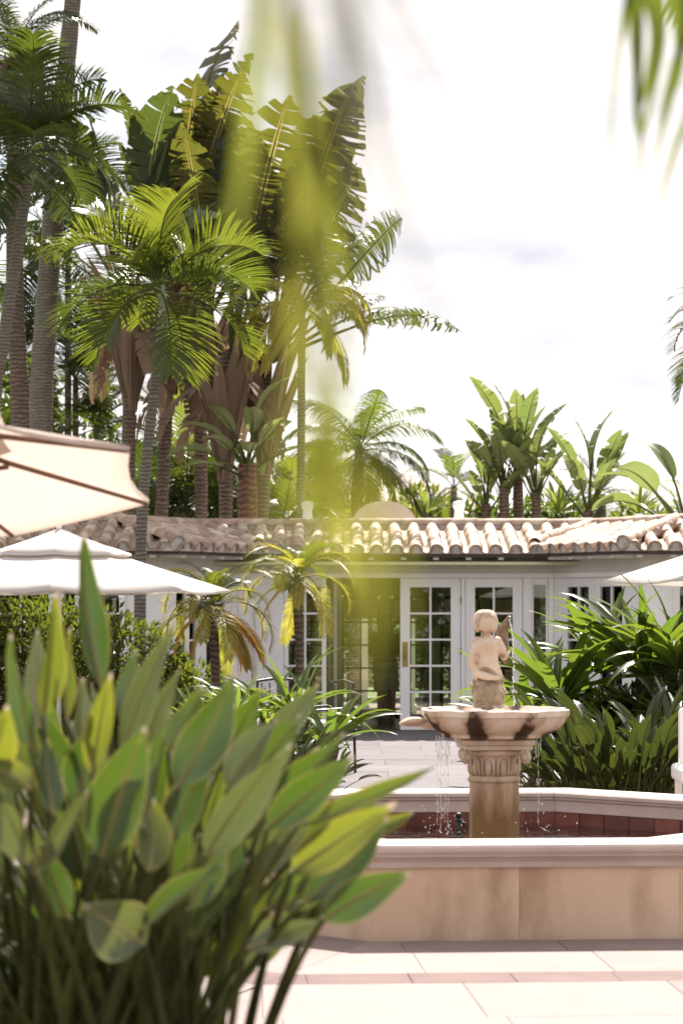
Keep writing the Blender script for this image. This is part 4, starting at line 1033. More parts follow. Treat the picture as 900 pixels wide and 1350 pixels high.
def paddles(m, n, seed, pet=(1, 1), bl=(1, 1), W=(.3, .3), lean=(0, .2, .6), tear=0, fold=.3, prad=.03, nseg=14, sm='stalk'):
    r_ = random.Random(seed); o = []
    for k in range(n):
        o.append(paddle(r_, r_.uniform(*pet), r_.uniform(*bl), r_.uniform(*W), lean[0] + r_.uniform(-.04, .04), lean[1] + r_.uniform(-.08, .08), lean[2] + r_.uniform(-.25, .25), tear, fold, prad, nseg, r_.uniform(-.8, .8)).mesh('leaf', [M[m], M[sm]], True))
    return o
def leafcloud(name, label, cat, boxes, n, size, m, group=None, kind=None, seed=1, stem=True):
    "bush of many small leaves spread through lumpy volumes (cx,cy,cz,rx,ry,rz)"
    r_ = random.Random(seed); t = thing(name, label, cat, (boxes[0][0], boxes[0][1], 0), group)
    b = MB(); tot = sum(x[3] * x[5] for x in boxes)
    for (cx, cy, cz, rx, ry, rz) in boxes:
        for k in range(int(n * rx * rz / tot)):
            v = Vector((r_.gauss(0, 1), r_.gauss(0, 1), r_.gauss(0, 1))).normalized() * (r_.random() ** .35)
            p = Vector((cx + v.x * rx, cy + v.y * ry, cz + v.z * rz)); lump = mnoise.noise(p * 2.2)
            if lump < -.18 and r_.random() < .8: continue
            p += v * lump * .25 * rx
            if p.z < .03: continue
            d = (v + Vector((r_.gauss(0, .6), r_.gauss(0, .6), r_.gauss(.25, .5)))).normalized(); s = d.orthogonal().normalized(); s.rotate(Quaternion(d, r_.uniform(0, 6.28)))
            L_ = size * r_.uniform(.7, 1.3); w_ = L_ * .22; nn = d.cross(s) * w_ * .5
            b.add([p, p + d * L_ * .45 + s * w_ + nn, p + d * L_ - nn, p + d * L_ * .45 - s * w_ + nn], [(0, 1, 2, 3)], [(.5, 0), (.9, .5), (.5, 1), (.1, .5)])
    tag(b.build('foliage', M[m], t), kind='stuff')
    if stem:
        for (cx, cy, cz, rx, ry, rz) in boxes[:3]:
            q = MB()
            for k in range(5): q.tube([(cx + r_.uniform(-.1, .1), cy + r_.uniform(-.1, .1), 0), (cx + r_.uniform(-.5, .5) * rx, cy, cz)], [.03, .012], 6)
            q.build('stem', M['trunk_brown'], t)
    return t

# ================================================================ UMBRELLAS
def umbrella(name, label, c, Rr, ze, za, cm, tilt=0, n=8, vent=.40, rot0=R(22.5), rib='wood', ribs=True, strap_at=None, foot=True):
    t = thing(name, label, 'umbrella', (c[0], c[1], 0)); cx, cy = c
    Mt = Matrix.Translation((cx, cy, za)) @ Matrix.Rotation(tilt, 4, 'X') @ Matrix.Translation((0, 0, -za))
    MB().tube([(cx, cy, .05), (cx, cy, za - .05)], .026, 12).build('pole', M[rib], t, True)
    b = MB(); b.box((cx, cy, .03), (.7, .7, .05)); b.box((cx, cy, .075), (.4, .4, .04)); b.tube([(cx, cy, .05), (cx, cy, .42)], .038, 12); b.build('base', M['coping'], t, bevel=.01)
    def ang(k): return rot0 + 2 * math.pi * k / n
    H = za - ze
    def pt(k, q, j=6, sag=.03, z_off=0):
        "point on canopy; k may be fractional"
        k0 = math.floor(k); f = k - k0
        a0, a1 = ang(k0), ang(k0 + 1); p0 = Vector((math.cos(a0), math.sin(a0), 0)); p1 = Vector((math.cos(a1), math.sin(a1), 0))
        p = p0.lerp(p1, f) * Rr * q; edge = math.sin(math.pi * f)
        # edge scallop and slack of the cloth
        pull = 1 - .035 * edge * q * q
        z = za - H * (q ** .93) - sag * edge * q * Rr * .5 + z_off
        return Mt @ Vector((p.x * pull, p.y * pull, z))
    lo = MB(); sub = 4; q0 = vent * .62; rows = [q0 + (1 - q0) * i / 6 for i in range(7)]
    for k in range(n):
        vs_ = [pt(k + s / sub, q) for q in rows for s in range(sub + 1)]
        vs_ += [pt(k + s / sub, 1.0, z_off=-.018) for s in range(sub + 1)]
        w_ = sub + 1
        lo = MB(); lo.add(vs_, [(r_ * w_ + s, r_ * w_ + s + 1, (r_ + 1) * w_ + s + 1, (r_ + 1) * w_ + s) for r_ in range(len(rows)) for s in range(sub)])
        lo.build('canopy_panel', M[cm], t, True)
    tp = MB()
    rows = [i / 4 * vent for i in range(5)]; vs_ = []
    for q in rows:
        for s in range(n * sub): vs_.append(pt(s / sub, max(q, .002), z_off=.055))
    vs_ += [pt(s / sub, vent, z_off=.03) for s in range(n * sub)]
    w_ = n * sub
    tp.add(vs_, [(r_ * w_ + s, r_ * w_ + (s + 1) % w_, (r_ + 1) * w_ + (s + 1) % w_, (r_ + 1) * w_ + s) for r_ in range(5) for s in range(w_)])
    tp.build('vent_top', M[cm], t, True)
    MB().lathe([(.02, 0), (.03, .03), (.025, .06), (.012, .10)], 12, Mt @ Vector((0, 0, za + .04))).build('finial', M[rib], t, True)
    hub = Mt @ Vector((0, 0, za - .34))
    MB().lathe([(.05, -.04), (.05, .04)], 12, hub).build('hub', M[rib], t)
    for k in range(n):
        e = pt(k, .995, z_off=-.02); s0 = pt(k, .06, z_off=-.05); m_ = pt(k, .5, z_off=-.045)
        MB().tube([s0, m_, e], [.012, .012, .009], 6).build('rib', M[rib], t)
        if ribs: MB().tube([hub, pt(k, .5, z_off=-.06)], .011, 6).build('strut', M[rib], t)
    if strap_at is not None:
        p = pt(strap_at, .97, z_off=-.05); MB().box(p + Vector((0, 0, -.10)), (.03, .006, .22)).build('tie_strap', M[cm], t)
    return t
umbrella('patio_umbrella', 'cream umbrella tilted back with brown ribs showing underneath its canopy', (-1.78, 9.0), 1.12, 2.13, 2.42, 'canvas2', tilt=R(-10), rot0=R(22.5), vent=.52)
umbrella('patio_umbrella', 'white umbrella with a raised vent tier standing before the left wing of the villa', (XP(78, 25), 25), 1.78, 1.855, 2.44, 'canvas', rot0=R(4), rib='white', vent=.42, n=8)
umbrella('patio_umbrella', 'white umbrella behind the leafy clump with a tie strap hanging from its edge', (XP(1040, 23), 23.0), 1.78, 1.925, 2.52, 'canvas', rot0=R(0), rib='white', strap_at=4.4, vent=.4)

# ================================================================ FURNITURE
def chair(c, rot, label):
    t = thing('patio_chair', label, 'chair', (c[0], c[1], 0)); rz_ = Matrix.Rotation(rot, 3, 'Z')
    g = lambda x, y, z: Vector((c[0], c[1], z)) + rz_ @ Vector((x, y, 0))
    for sx in (-1, 1):
        for sy in (-1, 1): MB().tube([g(sx * .25, sy * .24, 0), g(sx * .24, sy * .22, .44 if sy < 0 else .9)], .014, 8).build('leg', M['black'], t)
        MB().tube([g(sx * .26, -.24, .44), g(sx * .28, -.22, .64), g(sx * .27, .22, .66)], .014, 8).build('armrest', M['black'], t)
    b = MB(); b.box(g(0, 0, .43), (.54, .5, .025), rz_); b.build('seat', M['black'], t, bevel=.005)
    b = MB(); b.box(g(0, -.01, .482), (.52, .49, .075), rz_); b.build('cushion', M['cushion'], t, bevel=.025)
    for k in range(5): MB().tube([g(-.18 + k * .09, .235, .46), g(-.18 + k * .09, .245, .88)], .007, 6).build('back_bar', M['black'], t)
    MB().tube([g(-.245, .225, .9), g(0, .25, .93), g(.245, .225, .9)], .015, 8).build('top_rail', M['black'], t)
    return t
chair((XP(425, 24.6), 24.6), R(-60), 'black metal chair with pale cushion beside the glazed doors')
chair((XP(378, 25.4), 25.4), R(25), 'black metal chair half hidden behind the left planting')
t = thing('lounge_chair', 'white lounge chair at the edge of the leafy bed beside the pool', 'chair', (XP(938, 16.9), 16.9, 0)); cx = XP(938, 16.9); cy = 16.9
hw = XP(938, 16.9) - XP(891, 16.9)
MB().box((cx, cy, ZP(1020, cy)), (2 * hw, .6, .115)).build('seat', M['white'], t, bevel=.025)
MB().box((cx + .03, cy + .3, ZP(975, cy)), (2 * hw - .05, .07, .42)).build('backrest', M['white'], t, bevel=.03)
for sx in (-1, 1):
    for sy in (-1, 1): MB().box((cx + sx * (hw - .05), cy + sy * .25, ZP(1020, cy) / 2 - .02), (.05, .05, ZP(1020, cy) - .05)).build('leg', M['white'], t, bevel=.006)
# slim white pergola posts & rail under the left umbrella
for k, px in enumerate((102, 160, 247)):
    c = P(px, 780, 29.3); MB_ = MB(); MB_.box((c.x, 29.3, .9), (.045, .045, 1.8)); MB_.box((c.x, 29.3, .03), (.1, .1, .06)); MB_.box((c.x, 29.3, 1.81), (.06, .06, .03))
    tag(MB_.build('trellis_post', M['white'], bevel=.004), 'slim white post of the garden rail below the vented umbrella', 'post', 'white posts below the umbrella')

# ================================================================ FOREGROUND CLUMP
rf = random.Random(42); CD = 6.5; CBX = XP(140, CD)
clump = thing('bird_of_paradise_clump', 'large out-of-focus clump of broad upright leaves beside the paving', 'plant', (CBX, CD, 0))
def hero(tip, base, wpx, d, m='fgleaf', nx=None, nz=None, fold=.35, bow=0, d2=None, sag=0):
    d2 = d if d2 is None else d2
    B, T = P(*base, d), P(*tip, d2); ax = (T - B); ln = ax.length
    nx = rf.uniform(-1.6, 1.6) if nx is None else nx + rf.uniform(-.45, .45); nz = rf.uniform(-.3, 1.0) if nz is None else nz
    nh = Vector((nx, -1, nz)).normalized()
    side = ax.cross(nh).normalized()
    C = B.lerp(T, .5) + nh * (-.10 * ln) + side * (bow + rf.uniform(-.10, .10)) * ln + Vector((0, 0, sag * ln))
    pts = bez(B, C, T, 14); b = MB()
    blade(b, pts, wpx * d / FPX * rf.uniform(.92, 1.12), nh, rf, fold * 1.2, wav=.06, twist=rf.uniform(-.7, .7), prof=lambda t: max(.03, math.sin(math.pi * min(1, t ** .74)) ** .9 if t < .985 else .05))
    b.tube([p + nh * .002 for p in pts[:-2]], [.0055 * (1 - .85 * i / 14) for i in range(13)], 6, cap=False, mi=2)
    g = Vector((CBX + rf.uniform(-.2, .2) + (B.x - CBX) * .22, CD + rf.uniform(-.25, .25) + (d - CD) * .4, 0.02))
    C2 = Vector((g.x + (B.x - g.x) * .42, g.y + (B.y - g.y) * .4, B.z * .62 + .05))
    st = bez(g, C2, B, 12); b.tube(st, [.0135 - .0055 * i / 12 for i in range(13)], 7, mi=1)
    return b.build('leaf', [M[m], M['stalk'], M['rib']], clump, True)
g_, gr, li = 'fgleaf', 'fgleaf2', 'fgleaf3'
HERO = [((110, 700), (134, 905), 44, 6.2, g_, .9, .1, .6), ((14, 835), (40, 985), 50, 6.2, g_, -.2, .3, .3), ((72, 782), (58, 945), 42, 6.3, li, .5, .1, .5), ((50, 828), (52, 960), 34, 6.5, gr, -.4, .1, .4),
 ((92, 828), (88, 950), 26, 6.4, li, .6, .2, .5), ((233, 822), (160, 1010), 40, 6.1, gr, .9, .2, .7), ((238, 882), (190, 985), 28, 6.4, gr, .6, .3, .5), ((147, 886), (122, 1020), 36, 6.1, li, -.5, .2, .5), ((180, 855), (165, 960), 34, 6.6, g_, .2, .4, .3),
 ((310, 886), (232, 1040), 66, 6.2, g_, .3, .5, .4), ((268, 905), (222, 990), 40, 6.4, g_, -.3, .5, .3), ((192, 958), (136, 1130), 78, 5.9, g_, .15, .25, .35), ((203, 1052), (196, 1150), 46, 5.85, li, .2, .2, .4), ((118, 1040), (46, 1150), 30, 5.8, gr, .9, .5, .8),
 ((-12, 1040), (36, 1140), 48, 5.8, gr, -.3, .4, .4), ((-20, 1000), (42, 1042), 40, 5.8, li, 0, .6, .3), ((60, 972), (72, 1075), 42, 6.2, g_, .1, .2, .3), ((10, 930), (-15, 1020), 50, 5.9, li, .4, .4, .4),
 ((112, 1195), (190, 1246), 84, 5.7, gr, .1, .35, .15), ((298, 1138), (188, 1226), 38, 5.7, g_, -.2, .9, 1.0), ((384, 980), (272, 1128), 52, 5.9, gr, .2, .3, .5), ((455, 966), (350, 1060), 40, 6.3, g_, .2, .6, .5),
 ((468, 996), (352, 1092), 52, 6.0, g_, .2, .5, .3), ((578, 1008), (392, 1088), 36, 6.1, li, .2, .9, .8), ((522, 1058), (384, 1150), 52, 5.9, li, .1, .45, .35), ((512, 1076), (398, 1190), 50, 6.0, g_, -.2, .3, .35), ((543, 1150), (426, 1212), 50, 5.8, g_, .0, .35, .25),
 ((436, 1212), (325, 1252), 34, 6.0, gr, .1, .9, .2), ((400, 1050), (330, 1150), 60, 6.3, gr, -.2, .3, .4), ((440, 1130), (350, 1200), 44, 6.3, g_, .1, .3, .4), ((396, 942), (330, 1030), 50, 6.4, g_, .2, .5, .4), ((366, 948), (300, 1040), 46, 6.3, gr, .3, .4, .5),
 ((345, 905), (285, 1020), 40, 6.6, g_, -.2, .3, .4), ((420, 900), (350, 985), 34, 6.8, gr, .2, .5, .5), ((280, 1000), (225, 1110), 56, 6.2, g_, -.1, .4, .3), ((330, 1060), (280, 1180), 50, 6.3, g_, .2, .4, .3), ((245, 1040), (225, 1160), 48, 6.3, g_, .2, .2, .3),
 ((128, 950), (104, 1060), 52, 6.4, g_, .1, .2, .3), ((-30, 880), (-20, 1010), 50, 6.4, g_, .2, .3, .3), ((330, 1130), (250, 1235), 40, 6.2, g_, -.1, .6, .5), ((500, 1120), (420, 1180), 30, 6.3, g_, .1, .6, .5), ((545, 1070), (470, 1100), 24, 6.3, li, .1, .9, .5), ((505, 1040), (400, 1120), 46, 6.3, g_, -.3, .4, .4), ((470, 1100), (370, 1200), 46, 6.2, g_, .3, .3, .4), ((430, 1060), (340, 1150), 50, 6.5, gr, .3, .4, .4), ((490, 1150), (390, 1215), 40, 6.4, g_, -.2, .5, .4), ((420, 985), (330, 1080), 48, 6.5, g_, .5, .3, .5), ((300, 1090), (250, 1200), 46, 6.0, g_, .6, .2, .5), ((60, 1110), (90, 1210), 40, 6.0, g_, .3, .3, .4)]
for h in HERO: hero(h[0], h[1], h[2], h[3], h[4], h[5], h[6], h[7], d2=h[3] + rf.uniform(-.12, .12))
def prof_y(x):
    pts = [(-120, 900), (0, 850), (110, 830), (240, 880), (330, 930), (430, 1010), (520, 1090)]
    for (x0, y0), (x1, y1) in zip(pts, pts[1:]):
        if x0 <= x <= x1: return y0 + (y1 - y0) * (x - x0) / (x1 - x0)
    return 900
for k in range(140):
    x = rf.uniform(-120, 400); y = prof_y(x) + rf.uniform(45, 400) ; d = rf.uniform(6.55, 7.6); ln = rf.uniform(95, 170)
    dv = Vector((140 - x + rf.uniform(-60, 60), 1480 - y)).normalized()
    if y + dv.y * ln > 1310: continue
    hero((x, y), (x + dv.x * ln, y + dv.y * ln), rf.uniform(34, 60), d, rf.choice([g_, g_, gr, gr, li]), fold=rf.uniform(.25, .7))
for k in range(140):       # bare leaf stalks and old stems low in the clump
    x = rf.uniform(-130, 300); d = rf.uniform(5.9, 7.2); b = MB()
    g = Vector((CBX + rf.uniform(-.3, .3), CD + rf.uniform(-.35, .35), 0.02)); e = P(x, rf.uniform(1080, 1260), d)
    b.tube(bez(g, Vector((g.x + (e.x - g.x) * .4, (g.y + e.y) / 2, e.z * .6)), e, 8), [.012 - .007 * i / 8 for i in range(9)], 6); b.build('stalk', M['stalk'], clump, True)

# ================================================================ MID-GROUND PLANTS
def rosette(name, label, cat, c, meshes, n, spread=.15, tilt=(0, .9), scale=(.8, 1.15), group=None, zs=0, stem=None, azr=(0, 6.283)):
    t = thing(name, label, cat, (c[0], c[1], 0), group)
    if stem: MB().tube([(c[0], c[1], 0), (c[0] + stem * .1, c[1], zs)], [.035, .022], 8).build('stem', M['trunk_brown'], t, True)
    for k in range(n):
        q = (k + .5) / n; az = azr[0] + (k * 2.39996 % 6.283) * (azr[1] - azr[0]) / 6.283 + rp.uniform(-.2, .2)
        r_ = spread * math.sqrt(rp.random()) 
        place('leaf', rp.choice(meshes), t, Vector((c[0] + r_ * math.cos(az), c[1] + r_ * math.sin(az), zs + rp.uniform(0, .03))), az, tilt[0] + (tilt[1] - tilt[0]) * q + rp.uniform(-.1, .1), rp.uniform(*scale), rp.uniform(-.3, .3))
    return t
r_ = random.Random(9)
CL = paddles('clump', 8, 31, pet=(.45, .7), bl=(.30, .44), W=(.065, .10), lean=(.05, .25, .5), fold=.55, prad=.009, nseg=9)
ST = [strap(r_, r_.uniform(.75, 1.0), r_.uniform(.085, .125), .05 + .1 * k, .6 + .25 * k).mesh('leaf', [M['strap']], True) for k in range(6)]
STY = [strap(r_, r_.uniform(.5, .7), r_.uniform(.05, .07), .1 + .1 * k, .6 + .25 * k).mesh('leaf', [M['strap_yel']], True) for k in range(4)]
STS = [strap(r_, r_.uniform(.4, .55), r_.uniform(.035, .05), .1 + .1 * k, .5 + .3 * k).mesh('leaf', [M['strap']], True) for k in range(5)]
for (px, d, n, s, lab) in ((815, 18.3, 170, 1.0, 'dense dark clump of upright paddle leaves behind the pool coping'), (905, 18.8, 110, .95, 'dark leafy clump beside the white lounge chair'), (752, 19.2, 60, .72, 'low sprawling clump of narrow leaves behind the fountain bowl')):
    rosette('leafy_clump', lab, 'plant', (XP(px, d), d), CL, n, .42 * s, (0.0, .75), (.75 * s, 1.25 * s))
for (px, d, zs, n, lab) in ((735, 21.6, .80, 34, 'strap leaved cordyline with arching leaves next to the statue'), (793, 22.4, 1.05, 36, 'tall strap leaved cordyline before the splayed glazed doors'), (850, 21.5, 1.05, 36, 'strap leaved cordyline rising above the dark clump'), (893, 21.2, 1.12, 36, 'strap leaved cordyline below the umbrella with the tie strap'), (700, 22.6, .42, 26, 'small strap leaved cordyline low beside the narrow side window')):
    rosette('cordyline', lab, 'plant', (XP(px, d), d), ST, n, .06, (0, .9), (.9, 1.3), zs=zs, stem=1)
    rosette('cordyline', lab.replace('strap leaved cordyline', 'lower shoot of strap leaved cordyline'), 'plant', (XP(px, d) + .25, d - .3), ST, 20, .06, (0, .9), (.6, .9), zs=zs * .5, stem=-1)
rosette('lime_plant', 'small lime green strap plant behind the fountain statue', 'plant', (XP(690, 21.0), 21.0), STY, 16, .08, (0, .8), (.7, 1), zs=.25, stem=1)
leafcloud('ground_cover', 'pale low ground cover spilling onto the paving behind the pool', 'ground cover', [(XP(732, 17.7), 17.75, .08, .14, .2, .09), (XP(752, 17.6), 17.6, .06, .12, .15, .07)], 900, .045, 'bush_yel', seed=4, stem=False)
leafcloud('low_shrub', 'dark shrub filling the bed beneath the right hand cordylines', 'shrub', [(XP(800, 22.5), 22.6, .4, .9, .5, .5), (XP(880, 22), 22.4, .5, .8, .5, .6), (XP(725, 22.5), 22.7, .25, .35, .3, .3)], 6000, .12, 'clump', seed=5)
# left bed
for (px, d, n, s, lab) in ((372, 20.2, 60, .78, 'grey green clump of upright leaves beside the black chair'), (330, 20.6, 50, .7, 'grey green clump of upright leaves under the yellowing palm'), (418, 20.4, 26, .55, 'small clump of pointed leaves at the corner of the patio')):
    rosette('leafy_clump', lab, 'plant', (XP(px, d), d), CL, n, .26 * s, (0.0, .8), (.75 * s, 1.2 * s))
for (px, d, zs, lab) in ((335, 23.2, .55, 'strap leaved shrub with glossy leaves below the golden dead frond'), (300, 23.8, .6, 'strap leaved shrub left of the golden dead frond'), (245, 24, .55, 'strap leaved shrub below the white umbrella corner'), (392, 22.8, .62, 'strap leaved shrub reaching across the fixed glazed door')):
    for q in range(3): rosette('glossy_shrub', lab if q == 0 else lab.replace('strap leaved shrub', ('low side shoot', 'rear shoot')[q - 1] + ' of strap leaved shrub'), 'shrub', (XP(px, d) + (.0, .28, -.22)[q], d + (0, -.2, .3)[q]), STS if px != 392 else ST, 26 if px != 392 else 14, .06, (0, 1.0), (.8, 1.15), zs=zs * (1, .6, .85)[q], stem=1)
for (px, d, zs) in ((312, 22.9, .62), (262, 23.4, .50), (352, 23.0, .45), (215, 24, .45)):
    rosette('lime_plant', 'lime green strap plant among the glossy shrubs of the left bed', 'plant', (XP(px, d), d), STY, 18, .06, (0, .9), (.7, 1), 'lime plants in the left bed', zs=zs, stem=1)
leafcloud('hedge', 'sunlit hedge of small leaves under the vented white umbrella', 'hedge', [(XP(40, 28.5), 28.6, .9, 1.0, .5, .95), (XP(150, 28.5), 28.6, .8, .9, .5, .85), (XP(-60, 28.5), 28.6, .9, .9, .5, .9), (XP(240, 28.3), 28.5, .55, .6, .4, .55)], 16000, .10, 'hedge', seed=8)
leafcloud('low_shrub', 'dark shrub filling the bed below the yellowing palm', 'shrub', [(XP(300, 24.5), 24.6, .35, .9, .5, .45), (XP(200, 24.5), 24.6, .35, .8, .5, .4)], 5000, .12, 'bush', seed=15)
# pygmy date palms
def pygmy(lab, px, py, d, s, dead, n=15, py0=None):
    c = P(px, py, d); t, cc = palm('pygmy_palm', lab, 'palm', [(c.x + .05, d, 0), (c.x + .03, d, c.z * .5), (c.x, d, c.z - .18), c], [.055, .05, .06, .085], 'pygmy', n, 'trunk_brown', scale=s, els=[.1, .25, .4, .55, .7, .85])
    for k in range(7): place('frond', FV['pygmy_green'][k % 3], t, cc, k * .9 + rp.uniform(-.3, .3), rp.uniform(-.15, .15), s * rp.uniform(.8, 1), rp.uniform(-.3, .3))
    for a in dead: tag(place('frond', FV['pygmy_dead'][0 if a[1] == 0 else 1], t, cc - Vector((0, 0, .03)), a[0], 0, s * a[2], a[3]), label='golden dead frond hanging down')
    return t
pygmy('pygmy date palm with drooping yellowing fronds beside the white umbrella', 281, 796, 27.3, .98, [(R(-25), 0, 1.1, .2), (R(10), 0, 1.0, 0), (R(-50), 1, 1.0, .3), (R(-10), 0, 1.15, -.2), (R(215), 1, .8, 0), (R(-5), 1, 1.1, .5), (R(-35), 0, 1.0, .4), (R(20), 1, 1.0, .1), (R(200), 0, .9, .1)])
pygmy('pygmy date palm in front of the fixed glazed door with arching yellow green fronds', 392, 762, 27.8, .92, [(R(190), 0, .8, 0)], 14)

# ================================================================ TALL TREES
palm('royal_palm', 'tall smooth grey palm trunk rising out of the picture above the umbrella', 'palm', [P(50, 850, 37.5) * 1 - Vector((0, 0, P(50, 850, 37.5).z)), P(54, 565, 37.5), P(62, 400, 37.5), P(84, 130, 37.5), P(98, -20, 37.5), P(104, -120, 37.5)], [.20, .185, .175, .15, .12, .11], 'royal', 14, shaft=.9)
c = P(37, 238, 33.5)
palm('christmas_palm', 'slender curved palm with ringed trunk and dark arching crown', 'palm', [(P(-12, 600, 33.5).x, 33.5, 0), P(-8, 560, 33.5), P(5, 450, 33.5), P(22, 340, 33.5), P(33, 262, 33.5), c], [.10, .095, .09, .085, .08, .078], 'adon_dark', 16, shaft=.45, scale=1.15)
c = P(214, 452, 29.6)
palm('christmas_palm', 'bright green feather palm whose thin trunk crosses the tiled roof', 'palm', [(P(184, 800, 29.6).x, 29.6, 0), P(186, 720, 29.6), P(195, 590, 29.6), P(206, 500, 29.6), c], [.085, .07, .065, .062, .066], 'adon', 17, shaft=.72, scale=1.0, az0=.4)
# palm with a dry skirt in the corner
c = P(22, 78, 35.5)
t, cc = palm('skirted_palm', 'dark palm with a shaggy dry skirt below its crown', 'palm', [(P(30, 800, 35.5).x, 35.5, 0), P(28, 560, 35.5), P(20, 380, 35.5), c], [.15, .14, .13, .13], 'royal', 16, 'trunk_brown', scale=.62)
for k in range(22): place('dry_frond', FV['royal'][5], t, cc - Vector((0, 0, .15 + .02 * k)), k * 2.4, R(42), .42, 0)
b = MB(); rs = random.Random(6)
for k in range(170):
    a = rs.uniform(0, 6.28); z = cc.z - rs.uniform(.0, .75); r0 = .12; l_ = rs.uniform(.3, .6)
    p0 = Vector((cc.x + r0 * math.cos(a), cc.y + r0 * math.sin(a), z)); b.tube([p0, p0 + Vector((math.cos(a) * .24, math.sin(a) * .24, .02)), p0 + Vector((math.cos(a) * .34, math.sin(a) * .34, -l_))], [.02, .016, .003], 4)
b.build('dry_skirt', M['dryleaf'], t)
# traveller's palms / giant bird of paradise
RAV = paddles('paddle', 6, 51, pet=(1.4, 1.8), bl=(1.6, 2.1), W=(.72, .92), lean=(.02, .06, .4), tear=.3, fold=.12, prad=.045, nseg=36)
RAVT = paddles('paddle', 5, 52, pet=(1.3, 1.7), bl=(1.8, 2.3), W=(.62, .8), lean=(.1, .25, 1.15), tear=1.0, fold=.1, prad=.04, nseg=60)
RAVO = paddles('paddle_olive', 5, 53, pet=(1.4, 1.8), bl=(1.8, 2.2), W=(.8, 1.0), lean=(.05, .12, .55), tear=.7, fold=.1, prad=.045, nseg=46)
DRY = paddles('dryleaf', 4, 54, pet=(.15, .2), bl=(1.7, 2.3), W=(.2, .32), lean=(.04, .08, .12), tear=0, fold=.75, prad=.04, nseg=14, sm='dryleaf')
DRYH = paddles('dryleaf', 3, 55, pet=(.3, .4), bl=(1.2, 1.6), W=(.28, .4), lean=(1.2, 2.2, .7), tear=.6, fold=.5, prad=.03, nseg=16, sm='dryleaf')
def ravenala(lab, base, crown, d, fan, leaves, dry=7, yaw=0, s=1.0, hang=5, rad=.11, dz=1.95):
    "fan of paddle leaves; leaves = [(angle from vertical in the fan plane (deg), mesh list, scale, depth skew)]"
    B, C = P(*base, d), P(*crown, d); B.z = 0
    t = thing('travellers_palm', lab, 'palm', B)
    trunk(t, [B, B.lerp(C, .5) + Vector((.04, 0, 0)), C], [rad * 1.1, rad * .9, rad], 'trunk_brown')
    for i, (ang, ms, sc_, sk) in enumerate(leaves):
        az = yaw if ang >= 0 else yaw + math.pi
        Mx = Matrix.Translation(C + Vector((math.cos(az) * .1, rp.uniform(-.12, .12), -.25))) @ Matrix.Rotation(az + sk, 4, 'Z') @ Matrix.Rotation(R(abs(ang)), 4, 'Y') @ Matrix.Rotation(rp.choice((-1, 1)) * rp.uniform(.55, 1.45), 4, 'Z') @ Matrix.Scale(sc_ * s, 4)
        link('leaf', ms[i % len(ms)], t, Mx)
    for k in range(dry):       # old leaf bases, splayed like a vase under the crown
        az = 2 * math.pi * k / dry + rp.uniform(-.3, .3)
        Mx = Matrix.Translation(C + Vector((math.cos(az) * .07, math.sin(az) * .07, -dz))) @ Matrix.Rotation(az, 4, 'Z') @ Matrix.Rotation(rp.uniform(.04, .2), 4, 'Y') @ Matrix.Scale(s * rp.uniform(.85, 1.1), 4)
        link('dry_sheath', rp.choice(DRY), t, Mx)
    for k in range(hang):
        az = rp.uniform(0, 6.28); link('dry_leaf', rp.choice(DRYH), t, Matrix.Translation(C + Vector((0, 0, -.3 - .1 * k))) @ Matrix.Rotation(az, 4, 'Z') @ Matrix.Scale(s * rp.uniform(.8, 1.1), 4))
    return t
ravenala('traveller\'s palm with split dark green paddles and brown sheaths left of the feather palm', (158, 700), (172, 372), 36.5, 0, [(-14, RAV, .92, .2), (-5, RAV, .98, 0), (3, RAV, 1.02, .2), (9, RAV, .85, -.3), (-26, RAVT, .85, .4), (20, RAVT, .8, .5), (-40, RAVT, .7, -.5), (34, RAVT, .7, -.4), (-9, RAV, .8, .4), (6, RAVT, .75, .6), (-18, RAV, .7, -.5), (15, RAV, .7, .2), (-50, RAVT, .6, .3)], 18, hang=5)
ravenala('traveller\'s palm with the tallest olive paddle leaf and golden dead blades', (196, 700), (226, 352), 37.2, 0, [(1, RAVO, 1.22, 0), (6, RAVO, 1.12, .5), (-8, RAV, .95, .4), (14, RAVO, .95, -.4), (24, RAVO, .85, .3), (-20, RAVT, .8, .2), (38, RAVT, .8, .2), (-35, RAVT, .7, 0), (3, RAVO, .9, -.5), (10, RAVO, .8, .2), (-4, RAV, .75, .5), (18, RAVO, .75, .5), (29, RAVO, .8, -.2), (-14, RAV, .65, 0)], 18, hang=5)
ravenala('traveller\'s palm with a vase of brown sheaths right of the feather palm', (292, 700), (296, 462), 36.0, 0, [(-6, RAVO, .98, .3), (4, RAVO, 1.0, 0), (12, RAVO, .95, .4), (-16, RAV, .9, .4), (22, RAVO, .85, .3), (-28, RAVT, .8, .2), (30, RAVT, .7, -.4), (0, RAV, 1.15, .4), (8, RAVO, 1.15, -.3), (-11, RAV, .8, -.2), (16, RAV, .8, .5), (-3, RAVO, .75, .6), (10, RAVT, .7, -.5)], 18, hang=4)
ravenala('traveller\'s palm with torn blades standing out against the bright sky', (332, 700), (350, 455), 36.6, 0, [(5, RAVO, 1.2, .2), (10, RAVO, 1.28, 0), (14, RAVO, 1.15, .3), (-4, RAVO, .95, .2), (30, RAVT, .98, .15), (40, RAVT, .98, -.1), (50, RAVT, .98, .1), (60, RAVT, .92, 0), (-18, RAVT, .8, .5), (28, RAVT, 1.0, .5), (9, RAVO, .9, -.4), (2, RAVO, .85, .4), (14, RAVO, .85, .5), (20, RAVO, .9, -.3), (-10, RAV, .85, .3), (38, RAVT, .8, .4), (48, RAVT, .75, -.3), (25, RAVO, .75, 0)], 18, hang=4)
